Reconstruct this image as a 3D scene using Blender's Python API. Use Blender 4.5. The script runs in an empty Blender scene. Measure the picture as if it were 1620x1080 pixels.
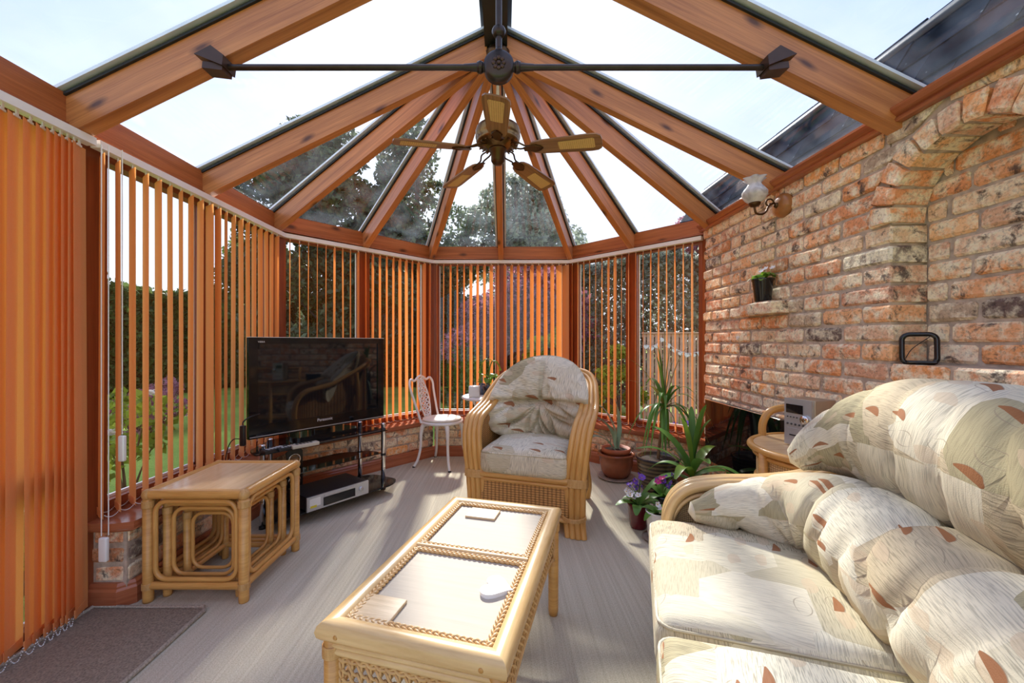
import bpy, math, random
import numpy as np
from mathutils import Vector, Matrix

random.seed(7)
rng = np.random.default_rng(7)
SC = bpy.context.scene
COL = SC.collection
PI = math.pi

# ------------------------------------------------------------------ camera
EYE = 1.13
cam_data = bpy.data.cameras.new('camera')
cam_data.sensor_width = 36.0
cam_data.lens = 650.0 / 1620.0 * 36.0
cam_data.shift_x = 13.0 / 1620.0
cam_data.shift_y = 2.0 / 1620.0
cam_data.clip_start = 0.02
cam_data.clip_end = 300
cam = bpy.data.objects.new('camera', cam_data)
cam.location = (0, 0, EYE)
cam.rotation_euler = (PI / 2, 0, 0)
COL.objects.link(cam)
SC.camera = cam

# ------------------------------------------------------------------ view
SC.view_settings.view_transform = 'Standard'
SC.view_settings.look = 'None'
SC.view_settings.gamma = 1.0
SC.view_settings.use_curve_mapping = False
SC.view_settings.exposure = 1.86


def nd(nt, typ, ins=None, **attrs):
    n = nt.nodes.new(typ)
    for k, v in attrs.items():
        setattr(n, k, v)
    for k, v in (ins or {}).items():
        s = n.inputs[k]
        if isinstance(v, bpy.types.NodeSocket):
            nt.links.new(v, s)
        else:
            s.default_value = v
    return n


def ramp(nt, fac, stops, interp='LINEAR'):
    n = nt.nodes.new('ShaderNodeValToRGB')
    cr = n.color_ramp
    cr.interpolation = interp
    while len(cr.elements) < len(stops):
        cr.elements.new(0.5)
    for e, (p, c) in zip(cr.elements, stops):
        e.position = p
        e.color = (c[0], c[1], c[2], 1) if not isinstance(c, (int, float)) else (c, c, c, 1)
    nt.links.new(fac, n.inputs[0])
    return n.outputs[0]


def mth(nt, op, a, b=0.0, c=None, clamp=False):
    n = nt.nodes.new('ShaderNodeMath')
    n.operation = op
    n.use_clamp = clamp
    for i, v in enumerate((a, b, c)):
        if v is None:
            continue
        if isinstance(v, bpy.types.NodeSocket):
            nt.links.new(v, n.inputs[i])
        else:
            n.inputs[i].default_value = v
    return n.outputs[0]


def mix(nt, fac, a, b, typ='MIX'):
    n = nt.nodes.new('ShaderNodeMix')
    n.data_type = 'RGBA'
    n.blend_type = typ
    for s, v in ((n.inputs['Factor'], fac), (n.inputs[6], a), (n.inputs[7], b)):
        if isinstance(v, bpy.types.NodeSocket):
            nt.links.new(v, s)
        elif isinstance(v, (int, float)):
            s.default_value = v
        else:
            s.default_value = (v[0], v[1], v[2], 1)
    return n.outputs[2]


# ------------------------------------------------------------------ sky and sun
SUN_DIR = Vector((-0.085, 1.0, 0.715)).normalized()       # towards the sun
world = bpy.data.worlds.new('sky')
SC.world = world
world.use_nodes = True
wt = world.node_tree
wt.nodes.clear()
geo = nd(wt, 'ShaderNodeNewGeometry')
inc = nd(wt, 'ShaderNodeVectorMath', {0: geo.outputs['Incoming']}, operation='SCALE')
inc.inputs['Scale'].default_value = -1.0
sep = nd(wt, 'ShaderNodeSeparateXYZ', {0: inc.outputs[0]})
hgt = mth(wt, 'MAXIMUM', sep.outputs[2], 0.0)
skycol = ramp(wt, hgt, [(0.0, (0.84, 0.88, 0.95)), (0.25, (0.64, 0.73, 0.97)),
                        (0.6, (0.43, 0.56, 1.0)), (1.0, (0.42, 0.55, 1.0))])
tc = nd(wt, 'ShaderNodeMapping', {0: inc.outputs[0], 'Scale': (1.0, 1.0, 2.6)})
cl = nd(wt, 'ShaderNodeTexNoise', {0: tc.outputs[0], 'Scale': 1.9, 'Detail': 6.0, 'Roughness': 0.55})
cfac = ramp(wt, cl.outputs[0], [(0.42, 0.0), (0.72, 0.5)])
skyc = mix(wt, cfac, skycol, (0.86, 0.92, 1.0))
dot = nd(wt, 'ShaderNodeVectorMath', {0: inc.outputs[0], 1: tuple(SUN_DIR)}, operation='DOT_PRODUCT')
glow = mth(wt, 'POWER', mth(wt, 'MAXIMUM', dot.outputs['Value'], 0.0), 9.0)
skyg = mix(wt, mth(wt, 'MULTIPLY', glow, 0.85), skyc, (0.98, 1.0, 1.03))
bg = nd(wt, 'ShaderNodeBackground', {0: skyg, 1: 0.40})
wo = nd(wt, 'ShaderNodeOutputWorld', {0: bg.outputs[0]})

sun_data = bpy.data.lights.new('sun', 'SUN')
sun_data.energy = 2.3
sun_data.angle = math.radians(3.5)
sun_data.color = (1.0, 0.96, 0.90)
sun = bpy.data.objects.new('sun', sun_data)
sun.rotation_euler = SUN_DIR.to_track_quat('Z', 'Y').to_euler()
sun.location = (0, 8, 9)
COL.objects.link(sun)

# ------------------------------------------------------------------ materials
MATS = {}


def newmat(name):
    m = bpy.data.materials.new(name)
    m.use_nodes = True
    nt = m.node_tree
    nt.nodes.clear()
    out = nd(nt, 'ShaderNodeOutputMaterial')
    MATS[name] = m
    return m, nt, out


def uvm(nt, su, sv, obj=False):
    t = nd(nt, 'ShaderNodeTexCoord')
    return nd(nt, 'ShaderNodeMapping', {0: t.outputs['Object' if obj else 'UV'], 'Scale': (su, sv, 1.0 if not obj else su)}).outputs[0]


def principled(nt, out, color, rough=0.5, metal=0.0, normal=None, spec=0.5, **extra):
    p = nd(nt, 'ShaderNodeBsdfPrincipled')
    for k, v in (('Base Color', color), ('Roughness', rough), ('Metallic', metal), ('Specular IOR Level', spec)):
        if isinstance(v, bpy.types.NodeSocket):
            nt.links.new(v, p.inputs[k])
        elif k == 'Base Color':
            p.inputs[k].default_value = (v[0], v[1], v[2], 1)
        else:
            p.inputs[k].default_value = v
    for k, v in extra.items():
        p.inputs[k.replace('_', ' ')].default_value = v
    if normal is not None:
        nt.links.new(normal, p.inputs['Normal'])
    nt.links.new(p.outputs[0], out.inputs[0])
    return p


def bump(nt, h, strength=0.3, dist=0.01):
    return nd(nt, 'ShaderNodeBump', {'Height': h, 'Strength': strength, 'Distance': dist}).outputs[0]


def m_plain(name, col, rough=0.5, metal=0.0, var=0.08, scale=12, spec=0.5, bmp=0.0, **extra):
    m, nt, out = newmat(name)
    c = nd(nt, 'ShaderNodeTexCoord').outputs['Object']
    n = nd(nt, 'ShaderNodeTexNoise', {0: c, 'Scale': scale, 'Detail': 4.0})
    lo = [max(0, x * (1 - var)) for x in col]
    hi = [min(1, x * (1 + var)) for x in col]
    cc = ramp(nt, n.outputs[0], [(0.3, lo), (0.7, hi)])
    nrm = bump(nt, n.outputs[0], bmp, 0.005) if bmp else None
    principled(nt, out, cc, rough, metal, nrm, spec, **extra)
    return m


def m_wood(name, dark, light, rough=0.38, knots=True, gu=1.3, gv=26.0, spec=0.5):
    m, nt, out = newmat(name)
    oi = nd(nt, 'ShaderNodeObjectInfo')
    t = nd(nt, 'ShaderNodeTexCoord')
    off = nd(nt, 'ShaderNodeCombineXYZ', {0: mth(nt, 'MULTIPLY', oi.outputs['Random'], 37.0), 1: mth(nt, 'MULTIPLY', oi.outputs['Random'], 11.0)})
    uv = nd(nt, 'ShaderNodeVectorMath', {0: t.outputs['UV'], 1: off.outputs[0]}, operation='ADD').outputs[0]
    a = nd(nt, 'ShaderNodeMapping', {0: uv, 'Scale': (gu, gv, 1)}).outputs[0]
    n1 = nd(nt, 'ShaderNodeTexNoise', {0: a, 'Scale': 1.0, 'Detail': 6.0, 'Roughness': 0.6, 'Distortion': 0.6})
    a2 = nd(nt, 'ShaderNodeMapping', {0: uv, 'Scale': (gu * 3, gv * 7, 1)}).outputs[0]
    n2 = nd(nt, 'ShaderNodeTexNoise', {0: a2, 'Scale': 1.0, 'Detail': 3.0})
    f = mth(nt, 'ADD', mth(nt, 'MULTIPLY', n1.outputs[0], 0.7), mth(nt, 'MULTIPLY', n2.outputs[0], 0.3))
    c = ramp(nt, f, [(0.34, dark), (0.5, [(x + y) / 2 for x, y in zip(dark, light)]), (0.66, light)])
    if knots:
        k = nd(nt, 'ShaderNodeMapping', {0: uv, 'Scale': (2.2, 5.5, 1)}).outputs[0]
        kd = nd(nt, 'ShaderNodeTexNoise', {0: k, 'Scale': 2.5})
        kk = nd(nt, 'ShaderNodeMixRGB', {0: 0.08, 1: k, 2: kd.outputs[1]})
        v = nd(nt, 'ShaderNodeTexVoronoi', {0: kk.outputs[0], 'Scale': 1.0}, voronoi_dimensions='2D')
        cs = nd(nt, 'ShaderNodeSeparateColor', {0: v.outputs['Color']})
        on = mth(nt, 'GREATER_THAN', cs.outputs[0], 0.3)
        kf = ramp(nt, v.outputs['Distance'], [(0.03, 0.85), (0.12, 0.0)])
        c = mix(nt, mth(nt, 'MULTIPLY', kf, on), c, (0.05, 0.014, 0.006))
    principled(nt, out, c, rough, 0, bump(nt, f, 0.12, 0.004), spec)
    return m


def m_weave(name, dark, light, pitch=0.008, rough=0.55, ratio=1.0):
    """woven cane: over-and-under of two sets of strands, in UV metres"""
    m, nt, out = newmat(name)
    t = nd(nt, 'ShaderNodeTexCoord')
    s = nd(nt, 'ShaderNodeSeparateXYZ', {0: t.outputs['UV']})
    u = mth(nt, 'MULTIPLY', s.outputs[0], 1.0 / (pitch * ratio))
    v = mth(nt, 'MULTIPLY', s.outputs[1], 1.0 / pitch)
    chk = mth(nt, 'MODULO', mth(nt, 'ADD', mth(nt, 'FLOOR', u), mth(nt, 'FLOOR', v)), 2.0)
    chk = mth(nt, 'ABSOLUTE', chk)
    su = mth(nt, 'ABSOLUTE', mth(nt, 'SINE', mth(nt, 'MULTIPLY', u, PI)))
    sv = mth(nt, 'ABSOLUTE', mth(nt, 'SINE', mth(nt, 'MULTIPLY', v, PI)))
    over_u = mth(nt, 'MULTIPLY', mth(nt, 'POWER', su, 0.6), mth(nt, 'ADD', mth(nt, 'MULTIPLY', sv, 0.6), 0.4))
    over_v = mth(nt, 'MULTIPLY', mth(nt, 'POWER', sv, 0.6), mth(nt, 'ADD', mth(nt, 'MULTIPLY', su, 0.6), 0.4))
    h = mth(nt, 'ADD', mth(nt, 'MULTIPLY', over_u, chk), mth(nt, 'MULTIPLY', over_v, mth(nt, 'SUBTRACT', 1.0, chk)))
    n = nd(nt, 'ShaderNodeTexNoise', {0: t.outputs['UV'], 'Scale': 60.0, 'Detail': 3.0})
    f = mth(nt, 'ADD', mth(nt, 'MULTIPLY', h, 0.8), mth(nt, 'MULTIPLY', n.outputs[0], 0.3))
    mid = [x * 0.5 + y * 0.5 for x, y in zip(dark, light)]
    c = ramp(nt, f, [(0.1, dark), (0.5, mid), (0.95, light)])
    principled(nt, out, c, rough, 0, bump(nt, h, 0.8, 0.004), 0.4)
    return m


def m_glass(name, tint, refl=0.06, haze=0.0):
    m, nt, out = newmat(name)
    tr = nd(nt, 'ShaderNodeBsdfTransparent', {0: (tint[0], tint[1], tint[2], 1)})
    gl = nd(nt, 'ShaderNodeBsdfGlossy', {0: (1, 1, 1, 1), 'Roughness': 0.02})
    lw = nd(nt, 'ShaderNodeLayerWeight', {'Blend': 0.5})
    fac = mth(nt, 'ADD', refl * 0.6, mth(nt, 'MULTIPLY', mth(nt, 'POWER', lw.outputs['Facing'], 5.0), 0.5), clamp=True)
    mx = nd(nt, 'ShaderNodeMixShader', {0: fac, 1: tr.outputs[0], 2: gl.outputs[0]})
    last = mx.outputs[0]
    if haze:
        c = nd(nt, 'ShaderNodeTexCoord').outputs['Object']
        n = nd(nt, 'ShaderNodeTexNoise', {0: c, 'Scale': 5.0, 'Detail': 5.0})
        tl = nd(nt, 'ShaderNodeBsdfTranslucent', {0: (0.8, 0.85, 0.88, 1)})
        hf = ramp(nt, n.outputs[0], [(0.35, 0.0), (0.7, haze)])
        last = nd(nt, 'ShaderNodeMixShader', {0: hf, 1: last, 2: tl.outputs[0]}).outputs[0]
    nt.links.new(last, out.inputs[0])
    return m


def m_leaf(name, dark, light, trans=0.35, scale=1.5, rough=0.5):
    m, nt, out = newmat(name)
    g = nd(nt, 'ShaderNodeNewGeometry')
    n = nd(nt, 'ShaderNodeTexNoise', {0: g.outputs['Position'], 'Scale': scale, 'Detail': 2.0})
    r = mth(nt, 'ADD', mth(nt, 'MULTIPLY', n.outputs[0], 0.6), mth(nt, 'MULTIPLY', g.outputs['Random Per Island'], 0.45))
    c = ramp(nt, r, [(0.25, dark), (0.8, light)])
    p = nd(nt, 'ShaderNodeBsdfPrincipled', {'Base Color': c, 'Roughness': rough, 'Specular IOR Level': 0.3})
    tl = nd(nt, 'ShaderNodeBsdfTranslucent', {0: c})
    mx = nd(nt, 'ShaderNodeMixShader', {0: trans, 1: p.outputs[0], 2: tl.outputs[0]})
    nt.links.new(mx.outputs[0], out.inputs[0])
    return m


# timber
m_wood('roof_timber', (0.36, 0.125, 0.038), (0.70, 0.30, 0.10), 0.36)
m_wood('eaves_timber', (0.29, 0.078, 0.022), (0.55, 0.18, 0.055), 0.34)
m_wood('frame_timber', (0.19, 0.045, 0.015), (0.36, 0.10, 0.033), 0.34, knots=False)
m_wood('sill_timber', (0.30, 0.085, 0.035), (0.50, 0.17, 0.075), 0.18, knots=False)
m_wood('fan_wood', (0.16, 0.075, 0.03), (0.42, 0.23, 0.10), 0.3, knots=False, gv=60)
m_wood('pale_veneer', (0.50, 0.43, 0.33), (0.58, 0.50, 0.39), 0.7, knots=False, gu=3, gv=50, spec=0.2)
m_wood('nest_veneer', (0.66, 0.44, 0.22), (0.82, 0.58, 0.32), 0.25, knots=False, gu=3, gv=45)
m_wood('coaster_wood', (0.50, 0.34, 0.18), (0.72, 0.54, 0.33), 0.5, knots=False, gu=6, gv=60)
# cane
m_wood('honey_cane', (0.50, 0.24, 0.055), (0.72, 0.40, 0.12), 0.3, knots=False, gu=4, gv=30)
m_wood('pale_cane', (0.56, 0.34, 0.13), (0.76, 0.53, 0.25), 0.26, knots=False, gu=4, gv=26)
m_wood('cane_binding', (0.48, 0.25, 0.07), (0.66, 0.40, 0.15), 0.4, knots=False, gu=90, gv=8)
m_wood('braid_cane', (0.50, 0.27, 0.09), (0.74, 0.48, 0.20), 0.4, knots=False, gu=10, gv=60)
m_weave('wicker', (0.08, 0.03, 0.008), (0.64, 0.33, 0.10), 0.014, ratio=1.8)
m_weave('wicker_pale', (0.22, 0.10, 0.03), (0.80, 0.55, 0.26), 0.010, ratio=1.2)
m_weave('fan_cane', (0.55, 0.30, 0.07), (0.95, 0.70, 0.28), 0.011)
# metals, plastics, stone
m_plain('white_enamel', (0.80, 0.79, 0.75), 0.35, 0, 0.05, 20)
m_plain('white_plastic', (0.82, 0.81, 0.79), 0.4, 0, 0.03)
m_plain('rail_white', (0.86, 0.85, 0.83), 0.4, 0, 0.02)
m_plain('bead_white', (0.85, 0.84, 0.82), 0.4, 0, 0.02)
m_plain('cap_grey', (0.80, 0.85, 0.86), 0.35, 0.2, 0.06)
m_plain('gasket_black', (0.012, 0.016, 0.018), 0.5, 0, 0.1)
m_plain('iron_dark', (0.055, 0.045, 0.042), 0.35, 0.75, 0.2)
m_plain('bracket_dark', (0.06, 0.032, 0.022), 0.4, 0.35, 0.2)
m_plain('brass_aged', (0.22, 0.13, 0.05), 0.28, 0.95, 0.2)
m_plain('bronze_dark', (0.10, 0.055, 0.025), 0.35, 0.9, 0.25)
m_plain('brass_rod', (0.50, 0.36, 0.16), 0.25, 0.9, 0.1)
m_plain('chrome', (0.72, 0.72, 0.72), 0.08, 1.0, 0.02)
m_plain('gloss_black', (0.008, 0.008, 0.009), 0.08, 0, 0.1)
m_plain('satin_black', (0.014, 0.014, 0.015), 0.35, 0, 0.1)
m_plain('screen_glass', (0.006, 0.008, 0.011), 0.04, 0, 0.05, spec=0.75)
m_plain('fire_glass', (0.004, 0.004, 0.005), 0.03, 0, 0.05, spec=0.35)
m_plain('video_black', (0.022, 0.022, 0.024), 0.3, 0.3, 0.1)
m_plain('silver_plastic', (0.52, 0.53, 0.53), 0.3, 0.5, 0.04)
m_plain('champagne_plastic', (0.42, 0.37, 0.28), 0.32, 0.55, 0.05)
m_plain('grey_dark', (0.05, 0.05, 0.05), 0.4, 0, 0.1)
m_plain('beige_plastic', (0.52, 0.48, 0.38), 0.45, 0, 0.04)
m_plain('label_white', (0.80, 0.80, 0.76), 0.5, 0, 0.02)
m_plain('label_yellow', (0.75, 0.62, 0.05), 0.5, 0, 0.02)
m_plain('logo_silver', (0.75, 0.75, 0.76), 0.3, 0.2, 0.02)
m_plain('blue_lens', (0.05, 0.06, 0.10), 0.1, 0, 0.02)
m_plain('lamp_plate_wood', (0.36, 0.15, 0.045), 0.3, 0, 0.2)
m_plain('terracotta', (0.40, 0.115, 0.05), 0.55, 0, 0.18)
m_plain('glazed_brown', (0.26, 0.075, 0.03), 0.22, 0, 0.2)
m_plain('saucer_grey', (0.36, 0.29, 0.24), 0.5, 0, 0.15)
m_plain('burgundy_glaze', (0.12, 0.012, 0.018), 0.15, 0, 0.1)
m_plain('white_ceramic', (0.78, 0.77, 0.74), 0.2, 0, 0.03)
m_plain('black_pot', (0.008, 0.008, 0.008), 0.12, 0, 0.1)
m_plain('dark_glaze', (0.03, 0.03, 0.045), 0.2, 0, 0.2)
m_plain('soil', (0.035, 0.02, 0.012), 0.95, 0, 0.5, 60, bmp=0.8)
m_plain('stem_brown', (0.20, 0.12, 0.06), 0.7, 0, 0.3)
m_plain('stem_green', (0.12, 0.22, 0.05), 0.5, 0, 0.2)
m_plain('rubber', (0.01, 0.01, 0.01), 0.6, 0, 0.1)
m_plain('bark', (0.06, 0.045, 0.035), 0.9, 0, 0.4, 8, bmp=0.8)
m_plain('fence_timber', (0.60, 0.38, 0.27), 0.8, 0, 0.25, 9)
m_plain('heart_white', (0.82, 0.82, 0.80), 0.4, 0, 0.04)
m_plain('candle_cream', (0.80, 0.74, 0.62), 0.5, 0, 0.04)
m_plain('mat_brown', (0.27, 0.215, 0.155), 0.95, 0, 0.35, 160, bmp=0.6)
m_plain('mat_edge', (0.40, 0.34, 0.26), 0.95, 0, 0.3, 160, bmp=0.6)
m_plain('slate', (0.045, 0.055, 0.07), 0.42, 0, 0.5, 6, bmp=0.5)
m_plain('mortar', (0.50, 0.40, 0.31), 0.95, 0, 0.3, 30, bmp=0.8)
m_plain('mortar_light', (0.46, 0.38, 0.29), 0.95, 0, 0.3, 30, bmp=0.8)
m_plain('flower_white', (0.85, 0.83, 0.82), 0.6, 0, 0.05)
m_plain('flower_purple', (0.16, 0.06, 0.42), 0.6, 0, 0.3, 40)
m_plain('flower_magenta', (0.55, 0.03, 0.22), 0.6, 0, 0.3, 40)
m_plain('flower_yellow', (0.75, 0.5, 0.05), 0.6, 0, 0.2)
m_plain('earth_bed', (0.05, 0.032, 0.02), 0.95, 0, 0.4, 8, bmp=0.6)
# glass
m_glass('window_glass', (0.985, 0.99, 0.99), 0.04)
m_glass('roof_glass', (0.975, 0.99, 0.995), 0.04, 0.03)
m_glass('shelf_glass_top', (0.10, 0.11, 0.11), 0.25)
# foliage
m_leaf('leaf_dark', (0.03, 0.055, 0.018), (0.18, 0.26, 0.07), 0.4, 0.6)
m_leaf('leaf_tall', (0.03, 0.05, 0.03), (0.17, 0.22, 0.11), 0.45, 0.5)
m_leaf('leaf_olive', (0.03, 0.04, 0.008), (0.20, 0.19, 0.04), 0.4, 0.6)
m_leaf('leaf_bright', (0.12, 0.20, 0.02), (0.55, 0.62, 0.08), 0.5, 2.0)
m_leaf('leaf_maple', (0.14, 0.045, 0.07), (0.60, 0.26, 0.32), 0.5, 1.2)
m_leaf('leaf_grey', (0.08, 0.10, 0.075), (0.48, 0.52, 0.40), 0.55, 1.0)
m_leaf('leaf_house', (0.05, 0.13, 0.02), (0.18, 0.38, 0.07), 0.25, 5.0, 0.35)
m_leaf('leaf_lime', (0.08, 0.17, 0.02), (0.26, 0.42, 0.05), 0.35, 5.0, 0.35)
m_leaf('leaf_blue', (0.08, 0.15, 0.09), (0.32, 0.44, 0.32), 0.2, 4.0, 0.35)
m_leaf('leaf_dry', (0.16, 0.13, 0.03), (0.34, 0.30, 0.08), 0.3, 5.0, 0.5)
m_leaf('rose_petal', (0.75, 0.68, 0.6), (0.9, 0.85, 0.8), 0.4, 3.0)
m_leaf('grass_blade', (0.05, 0.10, 0.012), (0.20, 0.30, 0.04), 0.4, 0.8)


def special_materials():
    # lawn
    m, nt, out = newmat('lawn')
    c = nd(nt, 'ShaderNodeTexCoord').outputs['Object']
    n = nd(nt, 'ShaderNodeTexNoise', {0: c, 'Scale': 1.2, 'Detail': 6.0})
    n2 = nd(nt, 'ShaderNodeTexNoise', {0: c, 'Scale': 60.0, 'Detail': 3.0})
    f = mth(nt, 'ADD', mth(nt, 'MULTIPLY', n.outputs[0], 0.6), mth(nt, 'MULTIPLY', n2.outputs[0], 0.4))
    principled(nt, out, ramp(nt, f, [(0.35, (0.19, 0.30, 0.03)), (0.65, (0.38, 0.52, 0.07))]), 0.9, 0, bump(nt, n2.outputs[0], 0.8, 0.03))
    # carpet with ribs running down the room
    m, nt, out = newmat('carpet')
    c = nd(nt, 'ShaderNodeTexCoord').outputs['Object']
    rib = nd(nt, 'ShaderNodeTexNoise', {0: nd(nt, 'ShaderNodeMapping', {0: c, 'Scale': (80.0, 0.7, 1)}).outputs[0], 'Scale': 1.0, 'Detail': 4.0})
    pile = nd(nt, 'ShaderNodeTexNoise', {0: c, 'Scale': 220.0, 'Detail': 2.0})
    big = nd(nt, 'ShaderNodeTexNoise', {0: c, 'Scale': 1.4, 'Detail': 2.0})
    f = mth(nt, 'ADD', mth(nt, 'ADD', mth(nt, 'MULTIPLY', rib.outputs[0], 0.36), mth(nt, 'MULTIPLY', pile.outputs[0], 0.49)), mth(nt, 'MULTIPLY', big.outputs[0], 0.15))
    principled(nt, out, ramp(nt, f, [(0.32, (0.38, 0.335, 0.245)), (0.5, (0.53, 0.48, 0.362)), (0.70, (0.69, 0.64, 0.505))]), 0.95, 0, bump(nt, f, 0.5, 0.006), 0.1)
    # blinds: coloured translucent fabric
    m, nt, out = newmat('blind_fabric')
    c = nd(nt, 'ShaderNodeTexCoord').outputs['Object']
    oi = nd(nt, 'ShaderNodeObjectInfo')
    n = nd(nt, 'ShaderNodeTexNoise', {0: c, 'Scale': 260.0, 'Detail': 2.0})
    f = mth(nt, 'ADD', mth(nt, 'MULTIPLY', n.outputs[0], 0.6), mth(nt, 'MULTIPLY', oi.outputs['Random'], 0.4))
    col = ramp(nt, f, [(0.25, (0.97, 0.58, 0.25)), (0.75, (0.99, 0.67, 0.34))])
    d = nd(nt, 'ShaderNodeBsdfDiffuse', {0: col})
    tl = nd(nt, 'ShaderNodeBsdfTranslucent', {0: col})
    mx = nd(nt, 'ShaderNodeMixShader', {0: 0.65, 1: d.outputs[0], 2: tl.outputs[0]})
    nt.links.new(mx.outputs[0], out.inputs[0])
    # reclaimed brick, one tone per brick plus blotches of lime and soot
    m, nt, out = newmat('brick')
    oi = nd(nt, 'ShaderNodeObjectInfo')
    g = nd(nt, 'ShaderNodeNewGeometry')
    pn = nd(nt, 'ShaderNodeTexWhiteNoise', {'W': mth(nt, 'ADD', oi.outputs['Random'], mth(nt, 'MULTIPLY', g.outputs['Random Per Island'], 7.0))}, noise_dimensions='1D')
    base = ramp(nt, pn.outputs[0], [(0.0, (0.58, 0.25, 0.10)), (0.2, (0.50, 0.20, 0.10)), (0.4, (0.60, 0.33, 0.16)), (0.58, (0.52, 0.34, 0.21)), (0.70, (0.42, 0.19, 0.115)), (0.80, (0.64, 0.45, 0.29)), (0.86, (0.11, 0.07, 0.058)), (0.92, (0.13, 0.085, 0.07)), (0.96, (0.50, 0.20, 0.08)), (1.0, (0.60, 0.26, 0.09))])
    shift = nd(nt, 'ShaderNodeCombineXYZ', {0: mth(nt, 'MULTIPLY', oi.outputs['Random'], 50.0), 1: mth(nt, 'MULTIPLY', oi.outputs['Random'], 23.0)})
    p = nd(nt, 'ShaderNodeVectorMath', {0: g.outputs['Position'], 1: shift.outputs[0]}, operation='ADD').outputs[0]
    n1 = nd(nt, 'ShaderNodeTexNoise', {0: p, 'Scale': 16.0, 'Detail': 6.0, 'Roughness': 0.65})
    n2 = nd(nt, 'ShaderNodeTexNoise', {0: p, 'Scale': 11.0, 'Detail': 5.0, 'Roughness': 0.7, 'Distortion': 0.5})
    n3 = nd(nt, 'ShaderNodeTexNoise', {0: p, 'Scale': 75.0, 'Detail': 4.0, 'Roughness': 0.7})
    pale_on = ramp(nt, oi.outputs['Random'], [(0.0, 0.08), (0.35, 0.02), (0.7, -0.02), (1.0, 0.12)])
    lime = ramp(nt, mth(nt, 'ADD', n1.outputs[0], pale_on), [(0.47, 0.0), (0.64, 0.9)])
    c1 = mix(nt, lime, base, (0.60, 0.50, 0.36))
    soot = ramp(nt, n2.outputs[0], [(0.56, 0.0), (0.65, 0.9)])
    c2 = mix(nt, soot, c1, (0.06, 0.04, 0.035))
    fine = ramp(nt, n3.outputs[0], [(0.32, 0.62), (0.52, 1.06)])
    c3 = mix(nt, 1.0, c2, fine, 'MULTIPLY')
    hh = mth(nt, 'ADD', mth(nt, 'MULTIPLY', n1.outputs[0], 0.5), mth(nt, 'MULTIPLY', n3.outputs[0], 0.6))
    c3 = mix(nt, 1.0, c3, (1.64, 1.78, 1.80), 'MULTIPLY')
    principled(nt, out, c3, 0.9, 0, bump(nt, hh, 0.9, 0.012), 0.2)
    # upholstery: patchwork of beige tones, fine stripes, outlined leaves with rust halves
    m, nt, out = newmat('upholstery')
    t = nd(nt, 'ShaderNodeTexCoord')
    uv = t.outputs['UV']
    rot = nd(nt, 'ShaderNodeMapping', {0: uv, 'Rotation': (0, 0, 0.12)}).outputs[0]
    v = nd(nt, 'ShaderNodeTexVoronoi', {0: nd(nt, 'ShaderNodeMapping', {0: rot, 'Scale': (5.2, 4.2, 1)}).outputs[0], 'Scale': 1.0, 'Randomness': 0.75}, voronoi_dimensions='2D', distance='CHEBYCHEV')
    vc = nd(nt, 'ShaderNodeSeparateColor', {0: v.outputs['Color']})
    patch = ramp(nt, vc.outputs[0], [(0.0, (0.70, 0.63, 0.46)), (0.2, (0.58, 0.51, 0.35)), (0.38, (0.76, 0.70, 0.54)), (0.58, (0.58, 0.48, 0.32)), (0.72, (0.74, 0.67, 0.51)), (0.87, (0.44, 0.38, 0.23))], 'CONSTANT')
    lines = nd(nt, 'ShaderNodeTexNoise', {0: nd(nt, 'ShaderNodeMapping', {0: rot, 'Scale': (26.0, 330.0, 1)}).outputs[0], 'Scale': 1.0, 'Detail': 3.0})
    lines2 = nd(nt, 'ShaderNodeTexNoise', {0: nd(nt, 'ShaderNodeMapping', {0: rot, 'Scale': (330.0, 18.0, 1)}).outputs[0], 'Scale': 1.0, 'Detail': 3.0})
    pick = mth(nt, 'GREATER_THAN', vc.outputs[1], 0.5)
    ln = mth(nt, 'ADD', mth(nt, 'MULTIPLY', lines.outputs[0], pick), mth(nt, 'MULTIPLY', lines2.outputs[0], mth(nt, 'SUBTRACT', 1.0, pick)))
    lf = ramp(nt, ln, [(0.36, 0.5), (0.54, 1.0)])
    c = mix(nt, mth(nt, 'ADD', 0.35, mth(nt, 'MULTIPLY', vc.outputs[2], 0.65)), patch, lf, 'MULTIPLY')
    # leaves
    lm = nd(nt, 'ShaderNodeMapping', {0: uv, 'Rotation': (0, 0, 0.5), 'Scale': (10.0, 17.0, 1)}).outputs[0]
    lv = nd(nt, 'ShaderNodeTexVoronoi', {0: lm, 'Scale': 1.0, 'Randomness': 0.9}, voronoi_dimensions='2D')
    lc = nd(nt, 'ShaderNodeSeparateColor', {0: lv.outputs['Color']})
    dd = nd(nt, 'ShaderNodeVectorMath', {0: lm, 1: lv.outputs['Position']}, operation='SUBTRACT')
    ds = nd(nt, 'ShaderNodeSeparateXYZ', {0: dd.outputs[0]})
    dxn = mth(nt, 'MULTIPLY', ds.outputs[0], 2.3)
    lens = mth(nt, 'MAXIMUM', mth(nt, 'MULTIPLY', mth(nt, 'SUBTRACT', 1.0, mth(nt, 'MULTIPLY', dxn, dxn)), 0.30), 0.0005)
    lf_ = mth(nt, 'DIVIDE', mth(nt, 'ABSOLUTE', ds.outputs[1]), lens)
    inside = mth(nt, 'LESS_THAN', lf_, 1.0)
    half = mth(nt, 'GREATER_THAN', ds.outputs[1], -0.05)
    rust_on = mth(nt, 'GREATER_THAN', lc.outputs[0], 0.88)
    tan_on = mth(nt, 'GREATER_THAN', lc.outputs[1], 0.72)
    c = mix(nt, mth(nt, 'MULTIPLY', mth(nt, 'MULTIPLY', inside, tan_on), 0.55), c, (0.60, 0.46, 0.31))
    rust = mth(nt, 'MULTIPLY', mth(nt, 'MULTIPLY', inside, half), rust_on)
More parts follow.
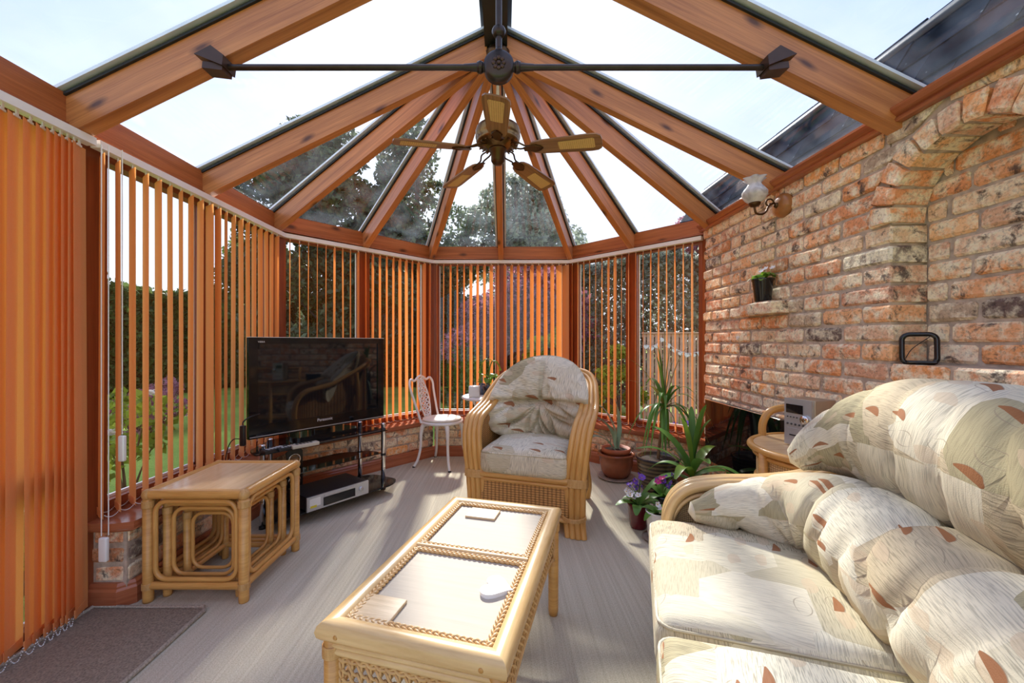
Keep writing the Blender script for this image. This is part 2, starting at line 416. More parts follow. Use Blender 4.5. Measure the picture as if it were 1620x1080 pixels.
    c = mix(nt, mth(nt, 'MULTIPLY', rust, 0.9), c, (0.30, 0.11, 0.04))
    ring = mth(nt, 'MULTIPLY', mth(nt, 'LESS_THAN', mth(nt, 'ABSOLUTE', mth(nt, 'SUBTRACT', lf_, 1.0)), 0.07), mth(nt, 'GREATER_THAN', lc.outputs[0], 0.78))
    c = mix(nt, mth(nt, 'MULTIPLY', ring, 0.6), c, (0.30, 0.24, 0.17))
    wv = nd(nt, 'ShaderNodeTexNoise', {0: uv, 'Scale': 420.0, 'Detail': 2.0})
    bh = mth(nt, 'ADD', mth(nt, 'MULTIPLY', wv.outputs[0], 0.5), mth(nt, 'MULTIPLY', ln, 0.5))
    principled(nt, out, c, 0.9, 0, bump(nt, bh, 0.35, 0.003), 0.15)
    # marbled lamp glass
    m, nt, out = newmat('lamp_glass')
    c = nd(nt, 'ShaderNodeTexCoord').outputs['Object']
    n = nd(nt, 'ShaderNodeTexNoise', {0: c, 'Scale': 18.0, 'Detail': 5.0, 'Distortion': 1.5})
    col = ramp(nt, n.outputs[0], [(0.3, (0.62, 0.60, 0.58)), (0.55, (0.88, 0.87, 0.85))])
    d = nd(nt, 'ShaderNodeBsdfPrincipled', {'Base Color': col, 'Roughness': 0.15})
    tl = nd(nt, 'ShaderNodeBsdfTranslucent', {0: col})
    nt.links.new(nd(nt, 'ShaderNodeMixShader', {0: 0.4, 1: d.outputs[0], 2: tl.outputs[0]}).outputs[0], out.inputs[0])
    # striped pot
    m, nt, out = newmat('striped_glaze')
    c = nd(nt, 'ShaderNodeTexCoord').outputs['Object']
    w = nd(nt, 'ShaderNodeTexWave', {0: c, 'Scale': 11.0, 'Distortion': 0.6}, bands_direction='Z')
    principled(nt, out, ramp(nt, w.outputs[1], [(0.35, (0.045, 0.03, 0.02)), (0.65, (0.17, 0.12, 0.06))]), 0.25)
    # perforated white iron for the garden table top
    m, nt, out = newmat('slate_wet')
    c = nd(nt, 'ShaderNodeTexCoord').outputs['Object']
    n = nd(nt, 'ShaderNodeTexNoise', {0: c, 'Scale': 3.0, 'Detail': 6.0})
    n2 = nd(nt, 'ShaderNodeTexVoronoi', {0: c, 'Scale': 16.0})
    sp = ramp(nt, n2.outputs['Distance'], [(0.05, 0.5), (0.09, 0.0)])
    cc = mix(nt, sp, ramp(nt, n.outputs[0], [(0.35, (0.004, 0.006, 0.010)), (0.7, (0.022, 0.030, 0.045))]), (0.4, 0.45, 0.48))
    principled(nt, out, cc, 0.9, 0, bump(nt, n.outputs[0], 0.5, 0.02), 0.0)


special_materials()

# ------------------------------------------------------------------ geometry helpers
def V(*a):
    return np.array(a, float)


def unit(v):
    return v / (np.linalg.norm(v) + 1e-12)


def crom(pts, n=6, closed=False):
    """Catmull-Rom through pts"""
    P = [np.array(p, float) for p in pts]
    out = []
    m = len(P)
    rngi = range(m if closed else m - 1)
    for i in rngi:
        if closed:
            p0, p1, p2, p3 = P[i - 1], P[i], P[(i + 1) % m], P[(i + 2) % m]
        else:
            p1, p2 = P[i], P[i + 1]
            p0 = P[i - 1] if i > 0 else 2 * p1 - p2
            p3 = P[i + 2] if i + 2 < m else 2 * p2 - p1
        for k in range(n):
            t = k / n
            out.append(0.5 * ((2 * p1) + (p2 - p0) * t + (2 * p0 - 5 * p1 + 4 * p2 - p3) * t * t + (3 * p1 - p0 - 3 * p2 + p3) * t ** 3))
    if not closed:
        out.append(P[-1])
    return out


class MB:
    def __init__(self):
        self.v, self.f, self.uv, self.sm, self.mi = [], [], [], [], []
        self.cur = 0

    def face(self, idx, uv, smooth=False):
        self.f.append(tuple(idx)); self.uv.append(uv); self.sm.append(smooth); self.mi.append(self.cur)

    def poly(self, pts, uv=None, smooth=False):
        b = len(self.v)
        self.v += [tuple(p) for p in pts]
        if uv is None:
            a = np.array(pts, float)
            e1 = unit(a[1] - a[0]); nrm = np.cross(e1, a[-1] - a[0]); e2 = unit(np.cross(nrm, e1))
            uv = [(float((p - a[0]) @ e1), float((p - a[0]) @ e2)) for p in a]
        self.face(range(b, b + len(pts)), uv, smooth)

    def hexa(self, c):
        """8 corners: bottom 0-3 counter-clockwise from above, top 4-7"""
        c = [np.array(p, float) for p in c]
        for q in ((3, 2, 1, 0), (4, 5, 6, 7), (0, 1, 5, 4), (1, 2, 6, 5), (2, 3, 7, 6), (3, 0, 4, 7)):
            self.poly([c[i] for i in q])
        return self

    def box(self, c, s, rz=0.0, rx=0.0, ry=0.0):
        M = Matrix.Rotation(rz, 3, 'Z') @ Matrix.Rotation(ry, 3, 'Y') @ Matrix.Rotation(rx, 3, 'X')
        h = [x / 2 for x in s]
        cs = []
        for z in (-1, 1):
            for x, y in ((-1, -1), (1, -1), (1, 1), (-1, 1)):
                p = M @ Vector((x * h[0], y * h[1], z * h[2]))
                cs.append((c[0] + p.x, c[1] + p.y, c[2] + p.z))
        # grain along the longest axis
        ax = int(np.argmax(s))
        b = [np.array(p) for p in cs]
        R = np.array(M)
        cc = np.array(c, float)
        for q in ((3, 2, 1, 0), (4, 5, 6, 7), (0, 1, 5, 4), (1, 2, 6, 5), (2, 3, 7, 6), (3, 0, 4, 7)):
            pts = [b[i] for i in q]
            loc = [R.T @ (p - cc) for p in pts]
            others = [k for k in range(3) if k != ax]
            uv = [(l[ax], l[others[0]] + l[others[1]] + 0.3 * q[0]) for l in loc]
            self.poly(pts, uv)
        return self

    def bar(self, p0, p1, w, h, drop=0.0, cut0=None, cut1=None):
        """rectangular bar p0->p1 with vertical sides; top on the line lowered by drop, depth h (vertical)"""
        p0, p1 = np.array(p0, float), np.array(p1, float)
        d = p1 - p0; L = np.linalg.norm(d)
        side = unit(np.cross(d, V(0, 0, 1))) * w / 2
        t = V(0, 0, -drop); bt = V(0, 0, -drop - h)
        A = [p0 - side + t, p0 + side + t, p0 + side + bt, p0 - side + bt]
        B = [q + d for q in A]
        per = [0, w, w + h, 2 * w + h, 2 * w + 2 * h]
        for i in range(4):
            j = (i + 1) % 4
            self.poly([A[i], A[j], B[j], B[i]], [(0, per[i]), (0, per[i + 1]), (L, per[i + 1]), (L, per[i])])
        self.poly(A[::-1]); self.poly(B)
        return self

    def strip(self, path, prof, closed=False):
        """sweep a closed 2D profile (outward, up) along a horizontal polyline, mitred. outward = right of travel"""
        P = [np.array(p[:2], float) for p in path]
        n = len(P)
        rings = []
        us = [0.0]
        for i in range(1, n):
            us.append(us[-1] + float(np.linalg.norm(P[i] - P[i - 1])))
        for i in range(n):
            if i == 0 and not closed:
                t = unit(P[1] - P[0]); nn = V(t[1], -t[0]); m = nn
            elif i == n - 1 and not closed:
                t = unit(P[-1] - P[-2]); nn = V(t[1], -t[0]); m = nn
            else:
                t0 = unit(P[i] - P[i - 1]); t1 = unit(P[(i + 1) % n] - P[i])
                n0 = V(t0[1], -t0[0]); n1 = V(t1[1], -t1[0])
                m = unit(n0 + n1); m = m / max(0.3, float(m @ n0))
            rings.append([V(P[i][0] + m[0] * o, P[i][1] + m[1] * o, z) for o, z in prof])
        k = len(prof)
        per = [0.0]
        for j in range(k):
            a, b = prof[j], prof[(j + 1) % k]
            per.append(per[-1] + math.hypot(a[0] - b[0], a[1] - b[1]))
        for i in range(n - 1 + (1 if closed else 0)):
            A, B = rings[i], rings[(i + 1) % n]
            u0, u1 = us[i], us[i + 1] if i + 1 < n else us[i] + 1
            for j in range(k):
                jj = (j + 1) % k
                self.poly([A[j], B[j], B[jj], A[jj]], [(u0, per[j]), (u1, per[j]), (u1, per[j + 1]), (u0, per[j + 1])])
        if not closed:
            self.poly(rings[0]); self.poly(rings[-1][::-1])
        return self

    def tube(self, pts, r, n=8, closed=False, caps=True, flat=None):
        """r: number or list; flat=(a,b): ellipse scale along frame axes"""
        P = [np.array(p, float) for p in pts]
        m = len(P)
        rs = list(r) if hasattr(r, '__len__') else [r] * m
        T = []
        for i in range(m):
            if closed:
                T.append(unit(P[(i + 1) % m] - P[i - 1]))
            else:
                T.append(unit(P[min(i + 1, m - 1)] - P[max(i - 1, 0)]))
        ref = V(0, 0, 1) if abs(T[0][2]) < 0.9 else V(1, 0, 0)
        nrm = unit(np.cross(np.cross(T[0], ref), T[0]))
        b = len(self.v)
        L = 0.0
        us = []
        for i in range(m):
            if i:
                L += float(np.linalg.norm(P[i] - P[i - 1]))
                nrm = nrm - T[i] * float(nrm @ T[i])
                nrm = unit(nrm)
            us.append(L)
            bi = np.cross(T[i], nrm)
            fa, fb = flat or (1, 1)
            for k in range(n):
                a = 2 * PI * k / n
                self.v.append(tuple(P[i] + (nrm * math.cos(a) * fa + bi * math.sin(a) * fb) * rs[i]))
        rr = max(rs)
        for i in range(m if closed else m - 1):
            i2 = (i + 1) % m
            u0 = us[i]; u1 = us[i2] if i2 else us[i] + 0.01
            for k in range(n):
                k2 = (k + 1) % n
                self.face((b + i * n + k, b + i * n + k2, b + i2 * n + k2, b + i2 * n + k),
                          [(u0, 2 * PI * rr * k / n), (u0, 2 * PI * rr * (k + 1) / n), (u1, 2 * PI * rr * (k + 1) / n), (u1, 2 * PI * rr * k / n)], True)
        if caps and not closed:
            self.poly([self.v[b + k] for k in range(n)][::-1])
            self.poly([self.v[b + (m - 1) * n + k] for k in range(n)])
        return self

    def lathe(self, prof, n=24, c=(0, 0, 0), axis=None, wob=None, smooth=True):
        """prof: (r, z) list; axis: direction vector (default Z)"""
        if axis is None:
            e1, e2, e3 = V(1, 0, 0), V(0, 1, 0), V(0, 0, 1)
        else:
            e3 = unit(V(*axis)); ref = V(0, 0, 1) if abs(e3[2]) < 0.9 else V(1, 0, 0)
            e1 = unit(np.cross(ref, e3)); e2 = np.cross(e3, e1)
        c = np.array(c, float)
        b = len(self.v)
        L = [0.0]
        for i in range(1, len(prof)):
            L.append(L[-1] + math.hypot(prof[i][0] - prof[i - 1][0], prof[i][1] - prof[i - 1][1]))
        for i, (r, z) in enumerate(prof):
            for k in range(n):
                a = 2 * PI * k / n
                q = r * (1 + (wob(a, i) if wob else 0))
                self.v.append(tuple(c + e1 * math.cos(a) * q + e2 * math.sin(a) * q + e3 * z))
        for i in range(len(prof) - 1):
            for k in range(n):
                k2 = (k + 1) % n
                r = max(prof[i][0], prof[i + 1][0])
                self.face((b + i * n + k, b + i * n + k2, b + (i + 1) * n + k2, b + (i + 1) * n + k),
                          [(2 * PI * r * k / n, L[i]), (2 * PI * r * (k + 1) / n, L[i]), (2 * PI * r * (k + 1) / n, L[i + 1]), (2 * PI * r * k / n, L[i + 1])], smooth)
        return self

    def grid(self, fn, nu, nv, closeu=False, closev=False, uvs=(1, 1), smooth=True, uvf=None):
        b = len(self.v)
        cu = nu if closeu else nu + 1
        cv = nv if closev else nv + 1
        for i in range(cu):
            for j in range(cv):
                self.v.append(tuple(fn(i / nu, j / nv)))
        for i in range(nu):
            for j in range(nv):
                i2, j2 = (i + 1) % cu if closeu else i + 1, (j + 1) % cv if closev else j + 1
                if uvf:
                    uv = [uvf(i / nu, j / nv), uvf((i + 1) / nu, j / nv), uvf((i + 1) / nu, (j + 1) / nv), uvf(i / nu, (j + 1) / nv)]
                else:
                    uv = [(i / nu * uvs[0], j / nv * uvs[1]), ((i + 1) / nu * uvs[0], j / nv * uvs[1]), ((i + 1) / nu * uvs[0], (j + 1) / nv * uvs[1]), (i / nu * uvs[0], (j + 1) / nv * uvs[1])]
                self.face((b + i * cv + j, b + i2 * cv + j, b + i2 * cv + j2, b + i * cv + j2), uv, smooth)
        return self

    def prism(self, poly, z0, z1, smooth_side=False, M=None):
        """extrude a 2D polygon (counter-clockwise) from z0 to z1; M: optional function 3D->3D"""
        M = M or (lambda p: p)
        n = len(poly)
        lo = [M(V(x, y, z0)) for x, y in poly]
        hi = [M(V(x, y, z1)) for x, y in poly]
        self.poly(hi, [(x, y) for x, y in poly]); self.poly(lo[::-1], [(x, y) for x, y in poly][::-1])
        L = 0
        b = len(self.v)
        self.v += [tuple(p) for p in lo] + [tuple(p) for p in hi]
        for i in range(n):
            j = (i + 1) % n
            d = math.hypot(poly[j][0] - poly[i][0], poly[j][1] - poly[i][1])
            self.face((b + i, b + j, b + n + j, b + n + i), [(L, 0), (L + d, 0), (L + d, z1 - z0), (L, z1 - z0)], smooth_side)
            L += d
        return self

    def sphere(self, c, r, n=10, m=6, sc=(1, 1, 1)):
        prof = [(r * math.sin(PI * i / m), -r * math.cos(PI * i / m)) for i in range(m + 1)]
        b = len(self.v)
        self.lathe(prof, n, (0, 0, 0))
        for i in range(b, len(self.v)):
            x, y, z = self.v[i]
            self.v[i] = (c[0] + x * sc[0], c[1] + y * sc[1], c[2] + z * sc[2])
        return self

    def rbox(self, c, s, r, n=3, rz=0.0, puff=0.0, uvscale=1.0, seg=8):
        """rounded box with optional pillow puff on +z"""
        h = V(*s) / 2
        inner = h - r
        R = np.array(Matrix.Rotation(rz, 3, 'Z'))
        c = np.array(c, float)
        for ax in range(3):
            for sg in (-1, 1):
                a1, a2 = (ax + 1) % 3, (ax + 2) % 3

                def ticks(a):
                    e = [-h[a] + (h[a] - inner[a]) * (1 - math.cos(i / n * PI / 2)) for i in range(n)]
                    mid = [(-inner[a] + 2 * inner[a] * i / seg) for i in range(seg + 1)]
                    return e + mid + [-x for x in e[::-1]]
                t1, t2 = ticks(a1), ticks(a2)
                b = len(self.v)
                locs = []
                for x in t1:
                    for y in t2:
                        p = np.zeros(3); p[ax] = sg * h[ax]; p[a1] = x; p[a2] = y
                        q = np.clip(p, -inner, inner)
                        d = p - q
                        q = q + unit(d) * r if np.linalg.norm(d) > 1e-9 else p
                        if puff and q[2] > 0:
                            q[2] += puff * max(0, 1 - (q[0] / h[0]) ** 2) ** 0.6 * max(0, 1 - (q[1] / h[1]) ** 2) ** 0.6
                        locs.append(q)
                        self.v.append(tuple(c + R @ q))
                k = len(t2)
                for i in range(len(t1) - 1):
                    for j in range(k - 1):
                        ids = [i * k + j, (i + 1) * k + j, (i + 1) * k + j + 1, i * k + j + 1]
                        if sg < 0:
                            ids = ids[::-1]
                        if ax == 2:
                            uv = [(locs[q][0] + 1, locs[q][1] + 1) for q in ids]
                        elif ax == 0:
                            uv = [(sg * (h[0] + h[2]) + locs[q][2] + 1, locs[q][1] + 1) for q in ids]
                        else:
                            uv = [(locs[q][0] + 1, sg * (h[1] + h[2]) + locs[q][2] + 1) for q in ids]
                        self.face([b + q for q in ids], [(x * uvscale, y * uvscale) for x, y in uv], True)
        return self

    def mesh(self, name, mats):
        me = bpy.data.meshes.new(name)
        me.from_pydata(self.v, [], self.f)
        uvl = me.uv_layers.new(name='UVMap')
        flat = [x for f in self.uv for p in f for x in (float(p[0]), float(p[1]))]
        uvl.data.foreach_set('uv', flat)
        me.polygons.foreach_set('use_smooth', self.sm)
        for m in (mats if isinstance(mats, (list, tuple)) else [mats]):
            me.materials.append(MATS[m])
        if any(self.mi):
            me.polygons.foreach_set('material_index', self.mi)
        me.update()
        return me

    def build(self, name, mats, parent=None, label=None, kind=None, weld=False):
        me = self.mesh(name, mats)
        if weld:
            import bmesh
            bm = bmesh.new(); bm.from_mesh(me)
            bmesh.ops.remove_doubles(bm, verts=bm.verts, dist=1e-5)
            bm.to_mesh(me); bm.free()
        return link(name, me, parent, label, kind)


def link(name, me, parent=None, label=None, kind=None):
    o = bpy.data.objects.new(name, me)
    COL.objects.link(o)
    if parent is not None:
        o.parent = parent
    if label:
        o['label'] = label
    if kind:
        o['kind'] = kind
    return o


def empty(name, loc=(0, 0, 0), rz=0.0):
    o = bpy.data.objects.new(name, None)
    o.empty_display_size = 0.1
    o.location = loc
    o.rotation_euler = (0, 0, rz)
    COL.objects.link(o)
    return o


def tag(o, label, cat, group=None):
    o['label'] = label
    o['category'] = cat
    if group:
        o['group'] = group
    return o


def thing(name, label, cat, loc=(0, 0, 0), rz=0.0, group=None):
    return tag(empty(name, loc, rz), label, cat, group)


def struct(o, label=None):
    o['kind'] = 'structure'
    if label:
        o['label'] = label
        o['category'] = LABCAT.get(o.name.split('_')[0], 'structure')
    return o


LABCAT = {'floor': 'floor', 'wall': 'wall', 'ceiling': 'roof', 'window': 'window', 'door': 'door', 'baseboard': 'skirting', 'trim': 'trim', 'ground': 'ground'}


def offset(path, d):
    """offset an open polyline to the right of travel by d, mitred"""
    P = [np.array(p, float) for p in path]
    out = []
    for i in range(len(P)):
        if i == 0:
            t = unit(P[1] - P[0]); m = V(t[1], -t[0])
        elif i == len(P) - 1:
            t = unit(P[-1] - P[-2]); m = V(t[1], -t[0])
        else:
            t0 = unit(P[i] - P[i - 1]); t1 = unit(P[i + 1] - P[i])
            n0 = V(t0[1], -t0[0]); n1 = V(t1[1], -t1[0])
            m = unit(n0 + n1); m = m / float(m @ n0)
        out.append(P[i] + m * d)
    return out


# ------------------------------------------------------------------ plan of the room
XL, XR = -1.755, 1.65
Y0 = -0.6
E = [(XL, Y0), (XL, 3.17), (-0.755, 4.28), (0.695, 4.28), (XR, 3.25)]       # inner face of eaves beam
DW = [(-1.62, 1.77), (-1.62, 3.08), (-0.70, 4.11), (0.63, 4.11), (1.60, 3.20)]  # inner face of dwarf wall
ZE = EYE + 1.0          # glass line at the eaves
AP = V(-0.045, 2.42, EYE + 1.835)
SILL = 0.365
WX = 1.60               # face of the brick wall

# floor
fl = [(-1.9, Y0), (WX + 0.2, Y0), (WX + 0.2, 3.3), (0.66, 4.2), (-0.74, 4.2), (-1.66, 3.1), (-1.9, 1.8)]
o = MB().prism(fl, -0.05, 0.0).build('floor', 'carpet')
struct(o, 'grey brown ribbed carpet covering the whole conservatory floor')

# ------------------------------------------------------------------ bricks
BL, BH, BD = 0.24, 0.082, 0.09     # gauges incl. joint, depth
JT = 0.012


def brick_mesh(name, L, H, D, seed, amp=0.0035, corners=None):
    """front face looks to -x; spans y (L) and z (H); body from x=0 back to D. ~44 triangles"""
    r = random.Random(seed)
    mb = MB()
    nx, nz = 4, 3
    f = corners or [(-L / 2, -H / 2), (L / 2, -H / 2), (L / 2, H / 2), (-L / 2, H / 2)]
    tv = [[0, .06, .5, .94, 1], [0, .16, .84, 1]]
    ids = {}
    for i in range(nx + 1):
        for j in range(nz + 1):
            u, v = tv[0][i], tv[1][j]
            y = (f[0][0] * (1 - u) + f[1][0] * u) * (1 - v) + (f[3][0] * (1 - u) + f[2][0] * u) * v
            z = (f[0][1] * (1 - u) + f[1][1] * u) * (1 - v) + (f[3][1] * (1 - u) + f[2][1] * u) * v
            edge = i in (0, nx) or j in (0, nz)
            x = (0.008 if edge else 0.0) + r.uniform(-amp, amp) * (1.0 if not edge else 0.6)
            if (i in (0, nx)) and (j in (0, nz)):
                x += 0.006
                y += (0.006 if i == 0 else -0.006); z += (0.004 if j == 0 else -0.004)
            ids[i, j] = len(mb.v)
            mb.v.append((x, y + r.uniform(-.0022, .0022), z + r.uniform(-.002, .002)))
    for i in range(nx):
        for j in range(nz):
            mb.face((ids[i, j], ids[i, j + 1], ids[i + 1, j + 1], ids[i + 1, j]), [(0, 0)] * 4)
    back = []
    for (y, z) in f:
        back.append(len(mb.v)); mb.v.append((D, y, z))
    bottom = [ids[i, 0] for i in range(nx + 1)]
    top = [ids[i, nz] for i in range(nx + 1)]
    left = [ids[0, j] for j in range(nz + 1)]
    right = [ids[nx, j] for j in range(nz + 1)]
    for loop in (bottom + [back[1], back[0]], top[::-1] + [back[3], back[2]], left[::-1] + [back[0], back[3]], right + [back[2], back[1]]):
        mb.face(tuple(loop), [(0, 0)] * len(loop))
    return mb.mesh(name, 'brick')


FULL = [brick_mesh('brick_full', BL - JT, BH - JT, BD, s) for s in range(9)]
PARTS_CACHE = {}


def get_brick(L, D=BD):
    """a shared mesh for a given length"""
    if abs(L - (BL - JT)) < 0.004 and D == BD:
        return random.choice(FULL)
    k = (round(L, 2), D)
    if k not in PARTS_CACHE:
        PARTS_CACHE[k] = [brick_mesh('brick_cut', L, BH - JT, D, hash(k) % 1000 + s) for s in range(3)]
    return random.choice(PARTS_CACHE[k])


def to_px(x, y, z):
    if y < 0.05:
        return None
    return 797 + 650 * x / y, 542 - 650 * (z - EYE) / y


# right wall: mortar body with an arched niche
NY, NZ, NR, RING = 1.43, EYE + 0.492, 0.27, 0.10    # niche centre, springing height, radius, ring
NLEDGE = 1.046
NDEP = 0.145
WTOP = EYE + 0.90
WEND = 3.30
mb = MB()
xm = WX + 0.011


def slab(mb, y0, y1, z0, z1, x0, x1):
    mb.hexa([(x0, y0, z0), (x1, y0, z0), (x1, y1, z0), (x0, y1, z0), (x0, y0, z1), (x1, y0, z1), (x1, y1, z1), (x0, y1, z1)])


x2 = WX + 0.30
slab(mb, NY + NR + 0.013, WEND, 0, WTOP, xm, x2)
slab(mb, Y0, NY - NR - 0.013, 0, WTOP, xm, x2)
slab(mb, NY - NR - 0.013, NY + NR + 0.013, 0, NLEDGE - 0.004, xm, x2)
slab(mb, NY - NR - 0.013, NY + NR + 0.013, NLEDGE - 0.004, WTOP, WX + NDEP + 0.011, x2)
NS = 20
for i in range(NS):
    a0, a1 = PI * i / NS, PI * (i + 1) / NS
    ya, yb = NY + (NR + 0.006) * math.cos(a0), NY + (NR + 0.006) * math.cos(a1)
    za, zb = NZ + (NR + 0.006) * math.sin(a0), NZ + (NR + 0.006) * math.sin(a1)
    xa, xb = xm, WX + NDEP + 0.011
    mb.hexa([(xa, yb, zb), (xb, yb, zb), (xb, ya, za), (xa, ya, za), (xa, yb, WTOP), (xb, yb, WTOP), (xb, ya, WTOP), (xa, ya, WTOP)])
wall_right = mb.build('wall_right', 'mortar')
struct(wall_right, 'reclaimed red and cream brick wall with arched niche along the right side')

brick_jobs = []      # (score, mesh, location, flipped)


def add_brick(me, loc, size_px):
    brick_jobs.append((size_px, me, loc))


def niche_half(z):
    """half width blocked (ring included) at height z"""
    if z < NZ:
        return NR if z > NLEDGE else 0.0
    h = z - NZ
    R = NR + RING
    return math.sqrt(max(0, R * R - h * h))


k0 = int(math.floor((0.0 - EYE) / BH)) + 1
row = -14
while True:
    z0 = EYE + row * BH
    z1 = z0 + BH
    if z0 > WTOP - 0.02:
        break
    if z1 > 0.03:
        zc = (z0 + z1) / 2
        ph = 1.84 + (0.0 if row % 2 == 1 else 0.12) + random.uniform(-.006, .006)
        js = [ph + BL * k for k in range(-12, 8)]
        js = sorted(j + random.uniform(-.008, .008) for j in js)
        # blocked interval
        inring = z1 > NZ + 0.02
        if inring:
            hb, ht = niche_half(max(z0, NZ)) if z0 > NZ else NR + RING, niche_half(z1)
        else:
            hb = ht = NR if z0 > NLEDGE - 0.03 else 0.0
        top_h = min(z1, WTOP) - z0
        if hb > 0:
            js = [j for j in js if not (0 < abs(abs(j - NY) - max(hb, ht)) < 0.075)]
        for a, b in zip(js[:-1], js[1:]):
            lo, hi = max(a, Y0), min(b, WEND - 0.005)
            if hi - lo < 0.03:
                continue
            segs = []
            if hb == 0 and ht == 0:
                segs.append((lo, lo, hi, hi))
            else:
                # right part (larger y)
                l1b, l1t = max(lo, NY + hb), max(lo, NY + ht)
                if hi - max(l1b, l1t) > 0.022:
                    segs.append((l1b, l1t, hi, hi))
                elif inring and hi > NY + ht + 0.03 and hi > NY - 0.2:
                    a_ = max(lo, NY + ht if ht > 0 else lo)
                    zarc = lambda y: NZ + math.sqrt(max(0, (NR + RING) ** 2 - (y - NY) ** 2)) + 0.004
                    if hi - a_ > 0.03 and z1 - max(zarc(a_), zarc(hi)) > 0.016:
                        yc = (a_ + hi) / 2
                        g = JT / 2
                        cs = [(a_ + g - yc, max(z0, zarc(a_)) + g - zc), (hi - g - yc, max(z0, zarc(hi)) + g - zc), (hi - g - yc, min(z1, WTOP) - g - zc), (a_ + g - yc, min(z1, WTOP) - g - zc)]
                        brick_jobs.append((200, brick_mesh('brick_cut', 0, 0, BD, random.randrange(9999), corners=cs), (WX, yc, zc)))
                    continue
                h1b, h1t = min(hi, NY - hb), min(hi, NY - ht)
                if min(h1b, h1t) - lo > 0.035:
                    segs.append((lo, lo, h1b, h1t))
            for (ab, at, bb, bt) in segs:
                yc = (ab + at + bb + bt) / 4
                L = ((bb - ab) + (bt - at)) / 2 - JT
                g = JT / 2
                straight = abs(ab - at) < 1e-4 and abs(bb - bt) < 1e-4 and top_h > BH - 0.01
                jam = (not inring) and z0 > NLEDGE - 0.03 and (abs(ab - NY - NR) < 1e-3 or abs(bb - NY + NR) < 1e-3)
                if straight and not jam:
                    me = get_brick(L)
                else:
                    cs = [(ab + g - yc, -BH / 2 + g), (bb - g - yc, -BH / 2 + g), (bt - g - yc, -BH / 2 + top_h - g), (at + g - yc, -BH / 2 + top_h - g)]
                    if jam:      # the end of the brick shows in the reveal
                        cs = [(c[0] + (-g if abs(ab - NY - NR) < 1e-3 and c[0] < 0 else 0), c[1]) for c in cs]
                    me = brick_mesh('brick_cut', L, BH - JT, NDEP + 0.005 if jam else BD, random.randrange(9999), corners=cs)
                loc = (WX + random.uniform(-.004, .005), yc, zc)
                p = to_px(*loc)
                sc = -1
                if p and -40 < p[0] < 1660 and -40 < p[1] < 1120:
                    sc = 650 * 0.24 / yc
                    if p[0] > 1330 and p[1] > 720 or (p[0] > 1250 and p[1] > 800):
                        sc *= 0.1
                brick_jobs.append((sc, me, loc))
    row += 1
# back of the niche
row = 0
z0 = NLEDGE
while z0 < NZ + NR:
    zc = z0 + BH / 2
    half = NR if zc < NZ else math.sqrt(max(0, NR * NR - (zc - NZ) ** 2)) + 0.03
    half = min(half, NR)
    js = [NY - 0.9 + BL * k + (0.12 if row % 2 else 0.03) + random.uniform(-.02, .02) for k in range(9)]
    for a, b in zip(js[:-1], js[1:]):
        lo, hi = max(a, NY - half), min(b, NY + half)
        if hi - lo > 0.04:
            me = get_brick(hi - lo - JT)
            brick_jobs.append((300, me, (WX + NDEP, (lo + hi) / 2, zc)))
    z0 += BH
    row += 1
# voussoirs
NV = 12
for i in range(NV):
    a0, a1 = PI * i / NV + 0.018, PI * (i + 1) / NV - 0.018
    am = (a0 + a1) / 2
    r0, r1 = NR, NR + RING - 0.004 + random.uniform(-.008, .008)
    yc, zc = NY + (r0 + r1) / 2 * math.cos(am), NZ + (r0 + r1) / 2 * math.sin(am)
    cs = [(NY + r * math.cos(a) - yc, NZ + r * math.sin(a) - zc) for r, a in ((r0, a1), (r0, a0), (r1, a0), (r1, a1))]
    me = brick_mesh('brick_arch', 0, 0, NDEP + 0.012, 300 + i, corners=cs)
    brick_jobs.append((400, me, (WX - 0.012 - random.uniform(0, .005), yc, zc)))
# two bricks standing proud as a little shelf
brick_jobs.append((500, brick_mesh('brick_proud', BL - JT, BH - JT, 0.14, 77), (WX - 0.105, 2.425, EYE + 2.5 * BH)))
brick_jobs.append((500, brick_mesh('brick_proud', 0.16, BH - JT, 0.14, 78), (WX - 0.05, 2.63, EYE + 2.5 * BH)))

brick_jobs.sort(key=lambda t: -t[0])
for sc, me, loc in brick_jobs[:300]:
    b = link('brick', me, wall_right)
    b.location = loc
rest = MB()
for sc, me, loc in brick_jobs[300:]:
    base = len(rest.v)
    for v in me.vertices:
        rest.v.append((v.co.x + loc[0], v.co.y + loc[1], v.co.z + loc[2]))
    for p in me.polygons:
        rest.face([base + i for i in p.vertices], [(0, 0)] * len(p.vertices))
if rest.v:
    rest.build('brickwork', 'brick', wall_right, kind='stuff')


# dwarf walls with their own bricks
def dwarf(name, label, a, b, skip_first=0.0):
    a, b = np.array(a, float), np.array(b, float)
    d = b - a; L = float(np.linalg.norm(d)); t = d / L
    nin = V(t[1], -t[0])                 # room side = right of travel
    ang = math.atan2(t[1], t[0])
    w = empty(name, (a[0], a[1], 0), ang)      # local x along wall, local -y = room side
    w['kind'] = 'structure'
    core = MB().box((L / 2, 0.125, 0.165), (L - 0.01, 0.23, 0.33)).build('mortar_core', 'mortar', w)
    for r in range(4):
        z = 0.012 + r * BH + BH / 2
        x = -BL * (0.5 if r % 2 else 0.0)
        while x < L:
            lo, hi = max(0.0, x), min(L, x + BL)
            if hi - lo > 0.05:
                o = link('brick', get_brick(hi - lo - JT), w)
                o.location = ((lo + hi) / 2, 0.0 + random.uniform(-.002, .003), z)
                o.rotation_euler = (0, 0, PI / 2)
            x += BL
    struct(w, label)
    return w


